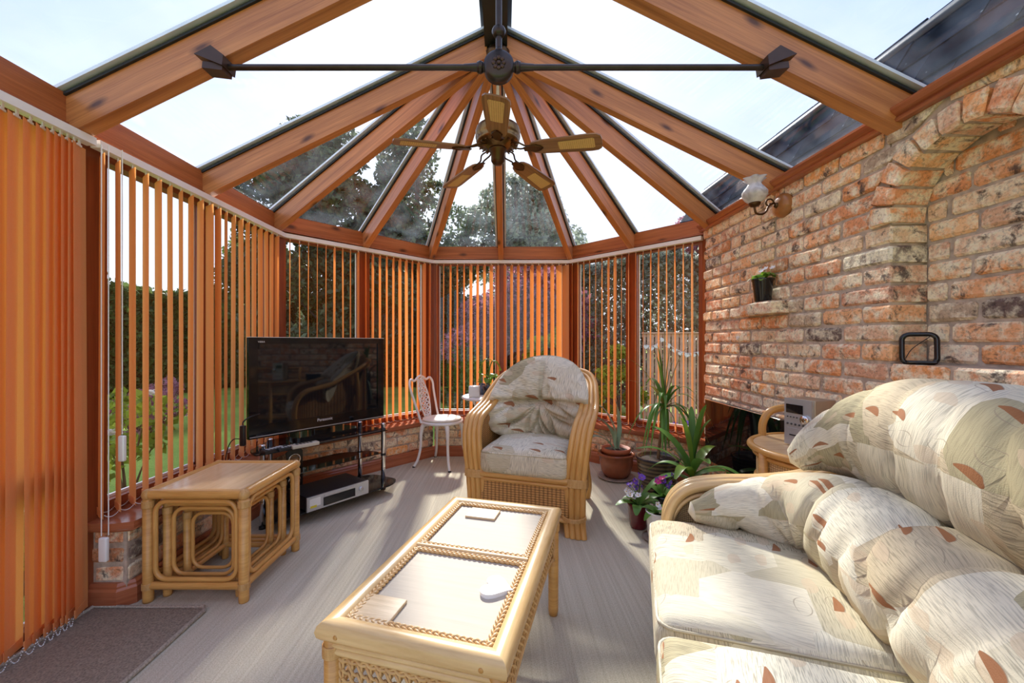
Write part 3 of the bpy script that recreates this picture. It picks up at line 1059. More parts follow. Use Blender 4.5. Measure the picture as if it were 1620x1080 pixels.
NAMES = [('wall_left', 'low brick wall under the left window'), ('wall_bay_left', 'low brick wall behind the television stand'),
         ('wall_bay_front', 'low brick wall at the far end behind the armchair'), ('wall_bay_right', 'low brick wall behind the potted plants')]
for (nm, lb), a, b in zip(NAMES, DW[:-1], DW[1:]):
    dwarf(nm, lb, a, b)
# return end of the left dwarf wall, at the door, with a bevelled corner
we = empty('wall_door_return', (-1.90, 1.77, 0), 0.0)
struct(we, 'brick end of the low wall beside the door')
MB().box((0.138, 0.02, 0.165), (0.275, 0.04, 0.33)).build('mortar_core', 'mortar', we)
for r in range(4):
    z = 0.012 + r * BH + BH / 2
    for lo, hi in (((0, 0.13), (0.13, 0.272)) if r % 2 else ((0, 0.09), (0.09, 0.272))):
        o = link('brick', get_brick(hi - lo - JT), we)
        o.location = ((lo + hi) / 2, -0.004, z); o.rotation_euler = (0, 0, PI / 2)

# skirting boards: profile (out into room, z)
sk = [(-0.004, 0), (0.022, 0), (0.022, 0.07), (0.016, 0.08), (0.016, 0.088), (0.008, 0.10), (-0.004, 0.10)]
for nm, lb, pth in (('baseboard_left', 'reddish timber skirting under the left window and around its end', [(-1.90, 1.765), (-1.655, 1.765), (-1.62, 1.80), DW[1]]),
                    ('baseboard_bay_left', 'reddish timber skirting behind the television stand', [DW[1], DW[2]]),
                    ('baseboard_bay_front', 'reddish timber skirting at the far end', [DW[2], DW[3]]),
                    ('baseboard_bay_right', 'reddish timber skirting behind the potted plants', [DW[3], DW[4]])):
    struct(MB().strip(pth, sk).build(nm, 'sill_timber'), lb)

# window sills
SE = 0.035
inn = offset([(-1.655, 1.74), (-1.62, 1.775)] + DW[1:], SE)
outp = [(-1.86, 1.76), (-1.86, 1.80), (-1.84, 3.20), (-0.80, 4.36), (0.74, 4.36), (1.62, 3.36)]
sn = 0
for i0, i1, q0, q1, lb in ((1, 2, 1, 2, 'reddish timber sill below the left window'), (2, 3, 2, 3, 'reddish timber sill behind the television'),
                           (3, 4, 3, 4, 'reddish timber sill at the far end'), (4, 5, 4, 5, 'reddish timber sill behind the potted plants')):
    sn += 1
    a, b = inn[i0], inn[i1]
    c, d = outp[q1], outp[q0]
    pl = [tuple(a), tuple(b), tuple(c), tuple(d)]
    if sn == 1:
        e0 = (-1.66, 1.735)
        pl = [(-1.90, 1.735), e0, tuple(inn[1]), tuple(b), tuple(c), (-1.90, 1.80)]
    mb = MB().prism([(x, y) for x, y in pl], SILL - 0.028, SILL)
    # rounded moulding under the nosing
    pts = [(p[0], p[1], SILL - 0.034) for p in ([(-1.90, 1.75), (-1.665, 1.75), (inn[1][0] - .012, inn[1][1] + .004), (b[0] - .012, b[1])] if sn == 1 else [offset([a, b], -0.012)[0], offset([a, b], -0.012)[1]])]
    mb.tube(pts, 0.009, 6)
    struct(mb.build('trim_%d' % sn, 'sill_timber'), lb)

# ------------------------------------------------------------------ windows
FO = offset(E, -0.055)         # centre line of frames (outside eaves face)
ZT = 2.0
wn = 0


def lerp2(a, b, t):
    return (a[0] + (b[0] - a[0]) * t, a[1] + (b[1] - a[1]) * t)


def window(name, label, a, b, z0, z1, midrail=None):
    a, b = np.array(a, float), np.array(b, float)
    d = b - a; L = float(np.linalg.norm(d)); ang = math.atan2(d[1], d[0])
    w = empty(name, (a[0], a[1], 0), ang)
    struct(w, label)
    fw, fd = 0.055, 0.06
    MB().box((fw / 2, 0, (z0 + z1) / 2), (fw, fd, z1 - z0)).build('stile', 'frame_timber', w)
    MB().box((L - fw / 2, 0, (z0 + z1) / 2), (fw, fd, z1 - z0)).build('stile', 'frame_timber', w)
    MB().box((L / 2, 0, z0 + fw / 2), (L - 2 * fw, fd, fw)).build('bottom_rail', 'frame_timber', w)
    MB().box((L / 2, 0, z1 - 0.03), (L - 2 * fw, fd, 0.06)).build('top_rail', 'frame_timber', w)
    if midrail:
        MB().box((L / 2, 0, midrail), (L - 2 * fw, fd, 0.09)).build('middle_rail', 'frame_timber', w)
    bead = MB()
    for x in (fw + .004, L - fw - .004):
        bead.box((x, 0.012, (z0 + z1) / 2), (0.008, 0.012, z1 - z0 - 2 * fw))
    bead.box((L / 2, 0.012, z0 + fw + .006), (L - 2 * fw, 0.012, 0.012))
    bead.build('glazing_bead', 'rail_white', w)
    MB().box((L / 2, 0.004, (z0 + z1) / 2), (L - 2 * fw - .002, 0.006, z1 - z0 - 2 * fw)).build('pane', 'window_glass', w)
    return w


def facet(a, b, n, labels, z0=SILL, z1=ZT, g0=0.045, g1=0.045):
    global wn
    L = math.hypot(b[0] - a[0], b[1] - a[1])
    t0, t1 = g0 / L, 1 - g1 / L
    for i in range(n):
        wn += 1
        ta, tb = t0 + (t1 - t0) * i / n, t0 + (t1 - t0) * (i + 1) / n
        window('window_%d' % wn, labels[i], lerp2(a, b, ta), lerp2(a, b, tb), z0, z1)


facet((FO[0][0], 1.79), FO[1], 2, ['brown framed window beside the door, above the nest of tables', 'brown framed window between the left wall post and the bay corner'], g0=0.0)
facet(FO[1], FO[2], 2, ['brown framed bay window behind the television', 'brown framed bay window behind the white metal chair'])
facet(FO[2], FO[3], 2, ['brown framed far window left of the central mullion', 'brown framed far window right of the central mullion'])
facet(FO[3], FO[4], 2, ['brown framed bay window right of the armchair', 'brown framed bay window beside the brick wall, looking at the fence'], g1=0.06)
dr = window('door_1', 'brown framed glazed garden door behind the closed orange blind', (FO[0][0], 0.86), (FO[0][0], 1.70), 0.0, ZT, 0.6)
dr2 = window('door_2', 'brown framed glazed garden door leaf nearest the camera', (FO[0][0], 0.02), (FO[0][0], 0.86), 0.0, ZT, 0.6)
facet((FO[0][0], Y0), (FO[0][0], -0.02), 1, ['brown framed side light beyond the garden doors'], z0=0.0, g0=0, g1=0)
# corner posts
pn = 10
for (x, y), lb in zip([(FO[0][0], 1.745), FO[1], FO[2], FO[3], (1.632, 3.30)],
                      ['brown post between the door and the left window', 'brown corner post left of the television', 'brown corner post behind the white metal chair',
                       'brown corner post behind the armchair', 'slim brown post against the end of the brick wall']):
    mb = MB()
    s = 0.085 if pn < 14 else 0.05
    mb.box((x, y, ZT / 2 + (SILL / 2 if pn > 10 else 0)), (s, s, ZT - (SILL if pn > 10 else 0)), rz=0 if pn in (10, 14) else PI / 8)
    if pn not in (10, 14):
        mb.box((x, y, ZT / 2 + SILL / 2), (s * 1.3, s * 0.5, ZT - SILL), rz=PI / 8)
    struct(mb.build('trim_%d' % pn, 'frame_timber'), lb)
    pn += 1

# timber moulding along the top of the brick wall
prof = [(0.0, WTOP - 0.015), (0.028, WTOP - 0.015), (0.034, WTOP - 0.005), (0.026, WTOP + 0.006), (0.040, WTOP + 0.016), (0.052, WTOP + 0.030), (0.052, WTOP + 0.040), (0.0, WTOP + 0.040)]
o = MB().strip([(WX, WEND), (WX, Y0)], prof).build('trim_20', 'sill_timber')
struct(o, 'polished timber moulding running along the top of the brick wall')

# ------------------------------------------------------------------ glazed roof
roof = empty('ceiling', (0, 0, 0))
struct(roof, 'glazed conservatory roof on varnished timber rafters')
ridge_x, ridge_z = AP[0], AP[2]
# eaves beams
for a, b in zip(range(0, 4), range(1, 5)):
    p, q = E[a], E[b]
    pr = offset([p, q], -0.045)
    A, B = V(*pr[0], ZE), V(*pr[1], ZE)
    t = unit(B - A)
    MB().bar(A - t * (0.0 if a == 0 else 0.03), B + t * (0.02 if b < 4 else 0.0), 0.09, ZE - ZT).build('eaves_beam', 'eaves_timber', roof)
    pr = offset([p, q], 0.004)
    MB().bar(V(*pr[0], ZT + 0.012), V(*pr[1], ZT + 0.012), 0.018, 0.014).build('eaves_moulding', 'sill_timber', roof)
MB().bar((XR + 0.05, 3.27, ZE), (XR + 0.05, Y0, ZE), 0.11, ZE - WTOP - 0.04).build('eaves_beam', 'eaves_timber', roof)
# rafters
feet = []
for y in (-0.54, 0.2, 0.94, 1.68):
    feet.append(((XL, y), (ridge_x, y)))
feet.append(((XL, 2.42), None))
bay = [E[1], lerp2(E[1], E[2], .5), E[2], lerp2(E[2], E[3], .5), E[3], lerp2(E[3], E[4], .5), (XR, 3.22)]
for p in bay:
    feet.append((p, None))
feet.append(((XR, 2.42), None))
for y in (1.68, 0.94, 0.2, -0.54):
    feet.append(((XR, y), (ridge_x, y)))
RD, RW = 0.135, 0.052
for (f, top) in feet:
    a = V(f[0], f[1], ZE)
    tx, ty = top if top else (AP[0], AP[1])
    b = V(tx, ty, ridge_z)
    d = unit(b - a)
    main = abs(f[1] - 1.68) < .01
    w = RW * (1.25 if main else 1.0)
    bb = b - d * (0.05 if top else 0.06)
    r = MB().bar(a - d * 0.03, bb, w, RD * (1.12 if main else 1.0), drop=0.012).build('rafter', 'roof_timber', roof)
    MB().bar(a - d * 0.06, bb, w + 0.022, 0.012, drop=0.0).build('gasket', 'gasket_black', r)
    MB().bar(a - d * 0.06 + V(0, 0, 0.024), bb + V(0, 0, 0.024), w + 0.055, 0.014).build('glazing_cap', 'cap_grey', r)
    if not top:
        pass
# ridge
MB().bar((ridge_x, AP[1] + 0.06, ridge_z + 0.03), (ridge_x, Y0, ridge_z + 0.03), 0.13, 0.14).build('ridge_beam', 'gasket_black', roof)
MB().bar((ridge_x, AP[1] + 0.10, ridge_z + 0.06), (ridge_x, Y0, ridge_z + 0.06), 0.18, 0.03).build('ridge_cap', 'gasket_black', roof)
MB().lathe([(0.001, -0.12), (0.05, -0.12), (0.055, -0.08), (0.055, 0.05), (0.065, 0.055), (0.065, 0.07), (0.001, 0.075)], 20, tuple(AP)).build('apex_boss', 'gasket_black', roof)


# glass
def pane(pts):
    P = [np.array(p, float) for p in pts]
    n = unit(np.cross(P[1] - P[0], P[-1] - P[0]))
    if n[2] < 0:
        n = -n
    mb = MB()
    hi = [p + n * 0.006 for p in P]
    mb.poly(hi); mb.poly(P[::-1])
    for i in range(len(P)):
        j = (i + 1) % len(P)
        mb.poly([P[i], P[j], hi[j], hi[i]])
    mb.build('glass_pane', 'roof_glass', roof)


Z = ZE + 0.002
ys = [Y0, 0.2, 0.94, 1.68, 2.42]
for xs in (XL - 0.05, XR + 0.05):
    for a, b in zip(ys[:-1], ys[1:]):
        pane([(xs, a, Z - .02), (xs, b, Z - .02), (ridge_x, b, ridge_z), (ridge_x, a, ridge_z)])
ring = [(XL, 2.42)] + bay + [(XR, 2.42)]
for a, b in zip(ring[:-1], ring[1:]):
    pane([(a[0], a[1], Z), (b[0], b[1], Z), (AP[0], AP[1], ridge_z)])

# ------------------------------------------------------------------ vertical blinds
ZR = 1.97       # rail centre
RAILP = [(-1.725, Y0), (-1.725, 3.215), (-0.735, 4.275), (0.682, 4.275), (1.592, 3.30)]


def slat_mesh(h, w=0.089, name='slat'):
    mb = MB()
    n = 3
    th = 0.0012

    def cx(u):
        return (u - .5) * w, 0.004 * math.sin(u * PI)
    for sgn in (1, -1):
        for i in range(n):
            u0, u1 = i / n, (i + 1) / n
            a, b = cx(u0), cx(u1)
            pts = [(a[0], a[1] + sgn * th / 2, 0), (b[0], b[1] + sgn * th / 2, 0), (b[0], b[1] + sgn * th / 2, -h), (a[0], a[1] + sgn * th / 2, -h)]
            mb.poly(pts if sgn < 0 else pts[::-1], None, True)
    # hem weight and hanger
    mb.box((0, 0.003, -h + 0.02), (w * 0.96, 0.004, 0.03))
    return mb.mesh(name, 'blind_fabric')


HANG = MB().box((0, 0, 0.012), (0.012, 0.004, 0.024)).box((0, 0, -0.002), (0.03, 0.004, 0.008)).mesh('hanger', 'white_plastic')


def blind(name, label, a, b, start, stop, spacing, direction, z_bottom, group=None, jit=0.22, dirs=None, direction2=None, rail=True, chain=True, positions=None):
    """a,b: rail ends in plan; slats from distance start to stop"""
    a, b = np.array(a, float), np.array(b, float)
    L = float(np.linalg.norm(b - a)); t = (b - a) / L
    root = thing(name, label, 'blind', (a[0], a[1], 0), 0.0, group)
    if rail:
        A, B = V(0, 0, ZR + 0.016), V(*(b - a), ZR + 0.016)
        MB().bar(A, B, 0.042, 0.032).build('head_rail', 'rail_white', root)
    me = slat_mesh(ZR - 0.035 - z_bottom)
    pos = positions or list(np.arange(start, stop, spacing))
    dirs = dirs or {}
    base = math.atan2(direction[1], direction[0])
    ends = []
    for i, s in enumerate(pos):
        p = t * s
        o = link('slat', me, root)
        o.location = (p[0], p[1], ZR - 0.035)
        bs = base
        if direction2:
            u_ = i / max(1, len(pos) - 1)
            bs = math.atan2(direction[1] * (1 - u_) + direction2[1] * u_, direction[0] * (1 - u_) + direction2[0] * u_)
        ang = bs + random.uniform(-jit, jit) + dirs.get(i, 0.0)
        o.rotation_euler = (random.uniform(-.004, .004), random.uniform(-.003, .003), ang)
        h = link('hanger', HANG, o)
        d = V(math.cos(ang), math.sin(ang))
        ends.append((p - d * 0.04, p + d * 0.04))
    if chain:
        for side in (0, 1):
            ch = MB()
            for i in range(len(ends) - 1):
                p, q = ends[i][side], ends[i + 1][side]
                sp = float(np.linalg.norm(p - q))
                nb = 12
                sag = 0.035
                for k in range(nb):
                    u = k / nb
                    x = p * (1 - u) + q * u
                    z = z_bottom + 0.014 - sag * 4 * u * (1 - u) * (1 if z_bottom < .2 else .45)
                    z = max(z, (SILL + 0.004) if z_bottom > .2 else 0.004)
                    r = 0.0028
                    c = V(x[0], x[1], z)
                    i0 = len(ch.v)
                    ch.v += [tuple(c + V(*dv) * r) for dv in ((1, 0, 0), (-1, 0, 0), (0, 1, 0), (0, -1, 0), (0, 0, 1), (0, 0, -1))]
                    for f in ((0, 2, 4), (2, 1, 4), (1, 3, 4), (3, 0, 4), (2, 0, 5), (1, 2, 5), (3, 1, 5), (0, 3, 5)):
                        ch.face([i0 + z_ for z_ in f], [(0, 0)] * 3, True)
            ch.build('bead_chain', 'bead_white', root)
    return root


ZB = SILL + 0.018
door_pos = [0.25 + 0.042 * i for i in range(int((2.16 - 0.25) / 0.042))]
door_pos = [p for p in door_pos if p < 2.16] + [2.138, 2.172, 2.20, 2.225, 2.25, 2.27]
dblind = blind('vertical_blind', 'floor length orange vertical blind drawn closed over the door', RAILP[0], (-1.725, 1.72), 0, 0, 0, (-0.40, 0.917), 0.03, jit=0.05, positions=door_pos)
lb = blind('vertical_blind', 'orange vertical blind half open over the left window beside the nest of tables', (-1.725, 1.735), RAILP[1], 0.03, 1.46, 0.0715, (-0.85, 0.53), ZB, direction2=(-0.72, 0.69), jit=0.06,
           dirs={0: -.08, 6: -.12, 8: .08, 9: .1, 10: .12, 11: -.1})
blind('vertical_blind', 'orange vertical blind half open in the bay behind the television', RAILP[1], RAILP[2], 0.05, 1.42, 0.0715, (-0.47, 0.88), ZB, jit=0.10)
blind('vertical_blind', 'orange vertical blind half open at the far end behind the armchair', RAILP[2], RAILP[3], 0.04, 1.40, 0.0705, (-0.36, 0.93), ZB, jit=0.10, dirs={0: -.15, 1: -.1, 18: .15, 19: .3})
blind('vertical_blind', 'orange vertical blind nearly edge on in the bay next to the brick wall', RAILP[3], RAILP[4], 0.04, 1.32, 0.0715, (0.27, 0.96), ZB, jit=0.06, dirs={6: .3, 7: .35})
# operating cords with weights at the door post
cw = thing('blind_cord', 'pair of blind cords with white and grey weights by the door post', 'cord', (-1.665, 1.70, 0))
MB().tube([(0, 0, 1.95), (0, 0, 0.33)], 0.0022, 5).tube([(0.02, 0.01, 1.95), (0.02, 0.01, 0.33)], 0.0022, 5).build('cord', 'white_plastic', cw)
MB().rbox((0.01, 0.0, 0.275), (0.034, 0.018, 0.10), 0.006, seg=2).build('cord_weight', 'white_plastic', cw)
MB().tube([(0.04, 0.05, 1.95), (0.04, 0.05, 0.74)], 0.0022, 5).build('cord', 'white_plastic', cw)
MB().rbox((0.04, 0.05, 0.68), (0.026, 0.018, 0.11), 0.006, seg=2).build('cord_weight', 'cap_grey', cw)
# door mat let into the carpet
dm = thing('door_mat', 'brown door mat with pale rim lying inside the door', 'mat', (-1.50, 1.12, 0))
MB().rbox((0, 0, 0.004), (0.47, 1.23, 0.012), 0.004, seg=2).build('pile', 'mat_brown', dm)
pts = [(-.245, -.625), (.245, -.625), (.245, .6), (.225, .625), (-.245, .625)]
MB().tube([(x, y, 0.008) for x, y in pts], 0.009, 6, closed=True).build('rim', 'mat_edge', dm)

# ------------------------------------------------------------------ tie bar under the roof
TY = 1.68
tb = thing('tie_bar', 'dark metal tie bar with round rosette boss spanning the roof', 'tie bar', (-0.02, TY - 0.03, EYE + 1.105))


def bar_end(s):
    L = 1.085 if s < 0 else 1.06
    mb = MB()
    mb.tube([(s * 0.05, 0, 0), (s * L, 0, 0)], 0.0115, 10)
    mb.tube([(s * 0.055, 0, 0), (s * 0.14, 0, 0)], [0.018, 0.0125], 10)
    mb.lathe([(0.001, -.012), (.02, -.012), (.024, 0), (.02, .012), (.001, .012)], 12, (s * 0.075, 0, 0), axis=(1, 0, 0))
    mb.build('rod', 'iron_dark', tb)
    # bracket: a little ridged shoe on the rafter
    x0 = s * (L + 0.0)
    q = [(0, -.016), (.11, .028), (.045, .062), (-.005, .024)]
    poly = [(x0 + s * a, b) for a, b in q]
    if s < 0:
        poly = poly[::-1]
    mb = MB().prism(poly, -0.04, 0.04, M=lambda p: V(p[0], -p[2], p[1]))
    mb.box((x0 + s * 0.045, 0, -0.012), (0.08, 0.06, 0.026), ry=-s * 0.12)
    mb.build('bracket', 'bracket_dark', tb)


bar_end(-1); bar_end(1)
boss = MB().lathe([(0.001, -.028), (.045, -.028), (.052, -.024), (.060, -.02), (.060, .02), (.052, .024), (.001, .028)], 32, (0, 0, 0), axis=(0, 1, 0)).build('boss', 'iron_dark', tb)
mb = MB()
for i in range(8):
    a = 2 * PI * i / 8
    mb.sphere((0.02 * math.cos(a), -0.030, 0.02 * math.sin(a)), 0.009, 8, 5, (1, .5, 1))
mb.sphere((0, -0.032, 0), 0.008, 8, 5, (1, .6, 1))
mb.build('rosette', 'bracket_dark', boss)
mb = MB().tube([(0, 0, .05), (0, 0, .80)], 0.0125, 12)
mb.tube([(0, 0, .05), (0, 0, .14)], [0.013, 0.010], 10)
mb.build('hanger_rod', 'iron_dark', tb)
mb = MB().lathe([(.001, .120), (.018, .122), (.024, .135), (.026, .145), (.022, .158), (.013, .165)], 10, (0, 0, 0), wob=lambda a, i: .12 * math.cos(8 * a))
mb.build('collar', 'iron_dark', tb)
MB().lathe([(.001, .055), (.014, .058), (.016, .068), (.012, .076), (.001, .08)], 12).build('collar', 'iron_dark', tb)

# ------------------------------------------------------------------ ceiling fan
FZ = EYE + 1.14
fan = thing('ceiling_fan', 'brass ceiling fan with five wooden blades inset with cane, hanging from the roof apex', 'ceiling fan', (-0.035, 2.42, FZ))
top = AP[2] - FZ - 0.13
MB().lathe([(.001, top + .02), (.055, top + .02), (.075, top - .005), (.07, top - .03), (.045, top - .055), (.02, top - .065), (.012, top - .07)], 24).build('canopy', 'bronze_dark', fan)
MB().tube([(0, 0, 0.14), (0, 0, top)], 0.011, 12).build('down_rod', 'brass_rod', fan)
MB().lathe([(.012, .15), (.03, .148), (.05, .135), (.10, .13), (.125, .12), (.132, .10), (.132, .065), (.122, .05), (.128, .045), (.12, .03), (.07, .01), (.06, .0), (.001, .0)], 40).build('motor_housing', 'brass_aged', fan)
mb = MB()
for i in range(20):
    a = 2 * PI * i / 20
    mb.box((0.095 * math.cos(a), 0.095 * math.sin(a), 0.022), (0.045, 0.008, 0.006), rz=a, ry=0.25)
mb.build('vent_fins', 'bronze_dark', fan)
MB().lathe([(.001, -.095), (.022, -.092), (.034, -.08), (.04, -.07), (.04, -.02), (.052, -.012), (.052, .0), (.001, .002)], 28).build('switch_housing', 'bronze_dark', fan)
for i in range(5):
    a = -PI / 2 + 2 * PI * i / 5
    R = lambda p, a=a: V(p[0] * math.cos(a) - p[1] * math.sin(a), p[0] * math.sin(a) + p[1] * math.cos(a), p[2])
    tilt = -0.21

    def place(p, a=a):
        x, y, z = p
        return R((x, y * math.cos(tilt) - z * math.sin(tilt), y * math.sin(tilt) + z * math.cos(tilt) - 0.02 - 0.06 * (x - .2)))
    # outline of the blade
    xs = [0.20, 0.215, 0.26, 0.35, 0.45, 0.54, 0.575, 0.595, 0.60]
    ws = [0.03, 0.044, 0.055, 0.060, 0.065, 0.069, 0.065, 0.05, 0.022]
    poly = [(x, -w) for x, w in zip(xs, ws)] + [(x, w) for x, w in zip(xs[::-1], ws[::-1])]
    bl = MB().prism(poly, -0.004, 0.004, M=place).build('blade', 'fan_wood', fan)
    inset = [(0.36, -0.024), (0.365, -0.032), (0.55, -0.040), (0.56, -0.034), (0.56, 0.034), (0.55, 0.040), (0.365, 0.032), (0.36, 0.024)]
    MB().prism(inset, -0.0055, 0.0055, M=place).build('cane_inset', 'fan_cane', bl)
    ir = MB()
    for s in (-1, 1):
        ir.tube([place(p) for p in crom([(0.07, s * .008, .03), (0.12, s * .03, .022), (0.17, s * .012, .006), (0.215, s * .026, -.006), (0.25, s * .018, -.008), (0.27, 0, -.008)], 5)], 0.005, 6)
    ir.prism([(0.16, -.016), (.24, -.03), (.26, 0), (.24, .03), (.16, .016)], -0.009, -0.0045, M=place)
    ir.build('blade_bracket', 'bronze_dark', bl)

# ------------------------------------------------------------------ wall lamp
wl = thing('wall_lamp', 'wall lamp with frilled white marbled glass shade on a round wooden plate', 'lamp', (WX, 2.35, EYE + 0.785))
MB().lathe([(.001, -.04), (.03, -.04), (.045, -.034), (.056, -.028), (.066, -.014), (.068, 0.0), (.068, .012), (.001, .012)][::1], 32, (0, 0, 0), axis=(1, 0, 0)).build('wall_plate', 'lamp_plate_wood', wl)
mb = MB().tube(crom([(-.035, 0, 0), (-.06, 0, .012), (-.085, 0, -.005), (-.10, 0, -.035), (-.125, 0, -.05), (-.155, 0, -.045), (-.165, 0, -.02), (-.165, 0, 0.0)], 6), 0.006, 8)
mb.tube(crom([(-.05, 0, .01), (-.07, 0, .035), (-.095, 0, .03), (-.10, 0, .008), (-.085, 0, -.002), (-.078, 0, .012)], 6), 0.0045, 8)
mb.sphere((-.04, 0, 0), .016, 10, 6)
mb.build('arm', 'bronze_dark', wl)
MB().lathe([(.001, -.008), (.022, -.006), (.03, .006), (.032, .014), (.001, .016)], 20, (-.165, 0, 0.0)).build('shade_holder', 'bronze_dark', wl)
pr = [(.028, .012), (.05, .03), (.066, .055), (.066, .075), (.05, .098), (.036, .115), (.034, .125), (.042, .142), (.058, .156)]
frill = lambda a, i: (.16 * math.cos(6 * a) if i >= 7 else (.05 * math.cos(6 * a) if i == 6 else 0)) * (1 if i < 9 else 1)
MB().lathe(pr + [(r - .003, z) for r, z in pr[::-1]], 36, (-.165, 0, 0), wob=lambda a, i: frill(a, i if i < 9 else 17 - i)).build('shade', 'lamp_glass', wl)


# ------------------------------------------------------------------ soft furnishing helpers
def smooth_noise(seed):
    r = np.random.default_rng(seed)
    fr = r.uniform(2, 9, (10, 2)); ph = r.uniform(0, 6.28, 10); am = r.uniform(.3, 1, 10)
    return lambda x, y: float(np.sum(am * np.sin(fr[:, 0] * x + fr[:, 1] * y + ph)) / 5)


def roll(pts, radii, name, mat, parent, seed, flat=(1.05, 0.82), pleat=0.24, gap=0.12, n=30, up=V(0, 0, 1), crest=PI / 2, pleat_pow=1.0, step=0.016, noise=0.05):
    """long gathered cushion roll; pleats deepest away from the crest angle"""
    path = crom(pts, 10)
    rad = [p[0] for p in crom([(r, 0, 0) for r in radii], 10)]
    # resample
    P = np.array(path); s = np.concatenate([[0], np.cumsum(np.linalg.norm(np.diff(P, axis=0), axis=1))])
    L = s[-1]; m = int(L / step)
    S = np.linspace(0, L, m)
    Q = np.stack([np.interp(S, s, P[:, k]) for k in range(3)], 1)
    Rr = np.interp(S, s, rad)
    r_ = random.Random(seed)
    pl = []
    x = r_.uniform(0.02, gap)
    while x < L:
        pl.append((x, r_.uniform(.5, 1.2), r_.uniform(-.05, .05)))
        x += gap * r_.uniform(.6, 1.4)
    nz = smooth_noise(seed)
    mb = MB()
    b = 0
    cum = 0
    for i in range(m):
        t = unit(Q[min(i + 1, m - 1)] - Q[max(i - 1, 0)])
        e2 = unit(np.cross(t, up)); e1 = np.cross(e2, t)
        for k in range(n):
            a = 2 * PI * k / n
            c, sn = math.cos(a), math.sin(a)
            dc = abs(((a - crest + PI) % (2 * PI)) - PI) / PI      # 0 at crest, 1 opposite
            d = 0
            for (px, am, sl) in pl:
                u = (S[i] - px - sl * 2.2 * (dc - .5) * 2 - .02 * math.sin(3 * a + px * 40)) / 0.018
                if abs(u) < 4:
                    d += am * math.exp(-u * u)
            rr = Rr[i] * (1 - pleat * min(1.3, d) * (0.42 + 0.58 * dc ** pleat_pow) + noise * nz(S[i] * 2, math.sin(a) * 1.5))
            mb.v.append(tuple(Q[i] + e1 * sn * rr * flat[0] + e2 * c * rr * flat[1]))
    per = 2 * PI * max(radii)
    for i in range(m - 1):
        for k in range(n):
            k2 = (k + 1) % n
            mb.face((i * n + k, i * n + k2, (i + 1) * n + k2, (i + 1) * n + k),
                    [(S[i] + seed, per * k / n), (S[i] + seed, per * (k + 1) / n), (S[i + 1] + seed, per * (k + 1) / n), (S[i + 1] + seed, per * k / n)], True)
    for e, idx in ((0, range(n)), (m - 1, range((m - 1) * n, m * n))):
        c = np.mean([mb.v[q] for q in idx], axis=0)
        tip = len(mb.v); t = unit(Q[min(e + 1, m - 1)] - Q[max(e - 1, 0)])
        mb.v.append(tuple(c + t * (-1 if e == 0 else 1) * Rr[e] * .5))
        idx = list(idx)
        for k in range(n):
            f = (idx[k], idx[(k + 1) % n], tip)
            mb.face(f if e else f[::-1], [(0, 0), (.02, 0), (.01, .02)], True)
    return mb.build(name, mat, parent)


def seat_cushion(name, parent, c, s, seed, puff=0.025):
    mb = MB().rbox(c, s, 0.045, n=4, puff=puff, seg=10)
    nz = smooth_noise(seed)
    mb.v = [(x, y, z + 0.004 * nz(x * 3, y * 3)) for x, y, z in mb.v]
    mb.uv = [[(u + seed * 1.37, v + seed * .71) for u, v in f] for f in mb.uv]
    o = mb.build(name, 'upholstery', parent)
    pp = MB()
    h = s[2] / 2 - 0.018
    w, d = s[0] / 2 - .006, s[1] / 2 - .006
    ring = []
    rc = 0.04
    for cx, cy, a0 in ((w - rc, d - rc, 0), (-w + rc, d - rc, PI / 2), (-w + rc, -d + rc, PI), (w - rc, -d + rc, 1.5 * PI)):
        for k in range(5):
            a = a0 + PI / 2 * k / 4
            ring.append((c[0] + cx + rc * math.cos(a), c[1] + cy + rc * math.sin(a), c[2] + h))
    pp.tube(ring, 0.004, 6, closed=True)
    pp.build('piping', 'upholstery', o)
    return o


def binding(mb, c, axis, r, w):
    """wrapped cane binding as a slightly ridged sleeve"""
    k = 6
    prof = [(r * .98, -w / 2)]
    for i in range(k):
        z0 = -w / 2 + w * i / k
        prof += [(r * 1.10, z0 + w / k * .3), (r * 1.10, z0 + w / k * .7), (r * 1.04, z0 + w / k)]
    prof.append((r * .98, w / 2))
    mb.lathe(prof, 12, c, axis)


# ------------------------------------------------------------------ sofa
TH = math.radians(18)
sofa = thing('sofa', 'two seat cane sofa with gathered beige patchwork cushions against the brick wall', 'sofa', (0.636, 1.595, 0), math.atan2(-math.cos(TH), -math.sin(TH)))
SL = 1.30


def arm_path(a0, sg, off=0.0, dz=0.0, full=True):
    """a0: plane of the arm, sg: +1 far end (outwards = -a)"""
    q = [(0, 0, 0.0), (0, 0, .35), (-.005, .015, .48), (-.01, .08, .557), (-.015, .2, .587), (-.02, .35, .603), (-.02, .5, .64)]
    tail = [(.02, .66, .74), (.12, .755, .88)]
    pts = [(a0 + sg * (x - off), y, z + dz) for x, y, z in q + (tail if full else [])]
    return pts


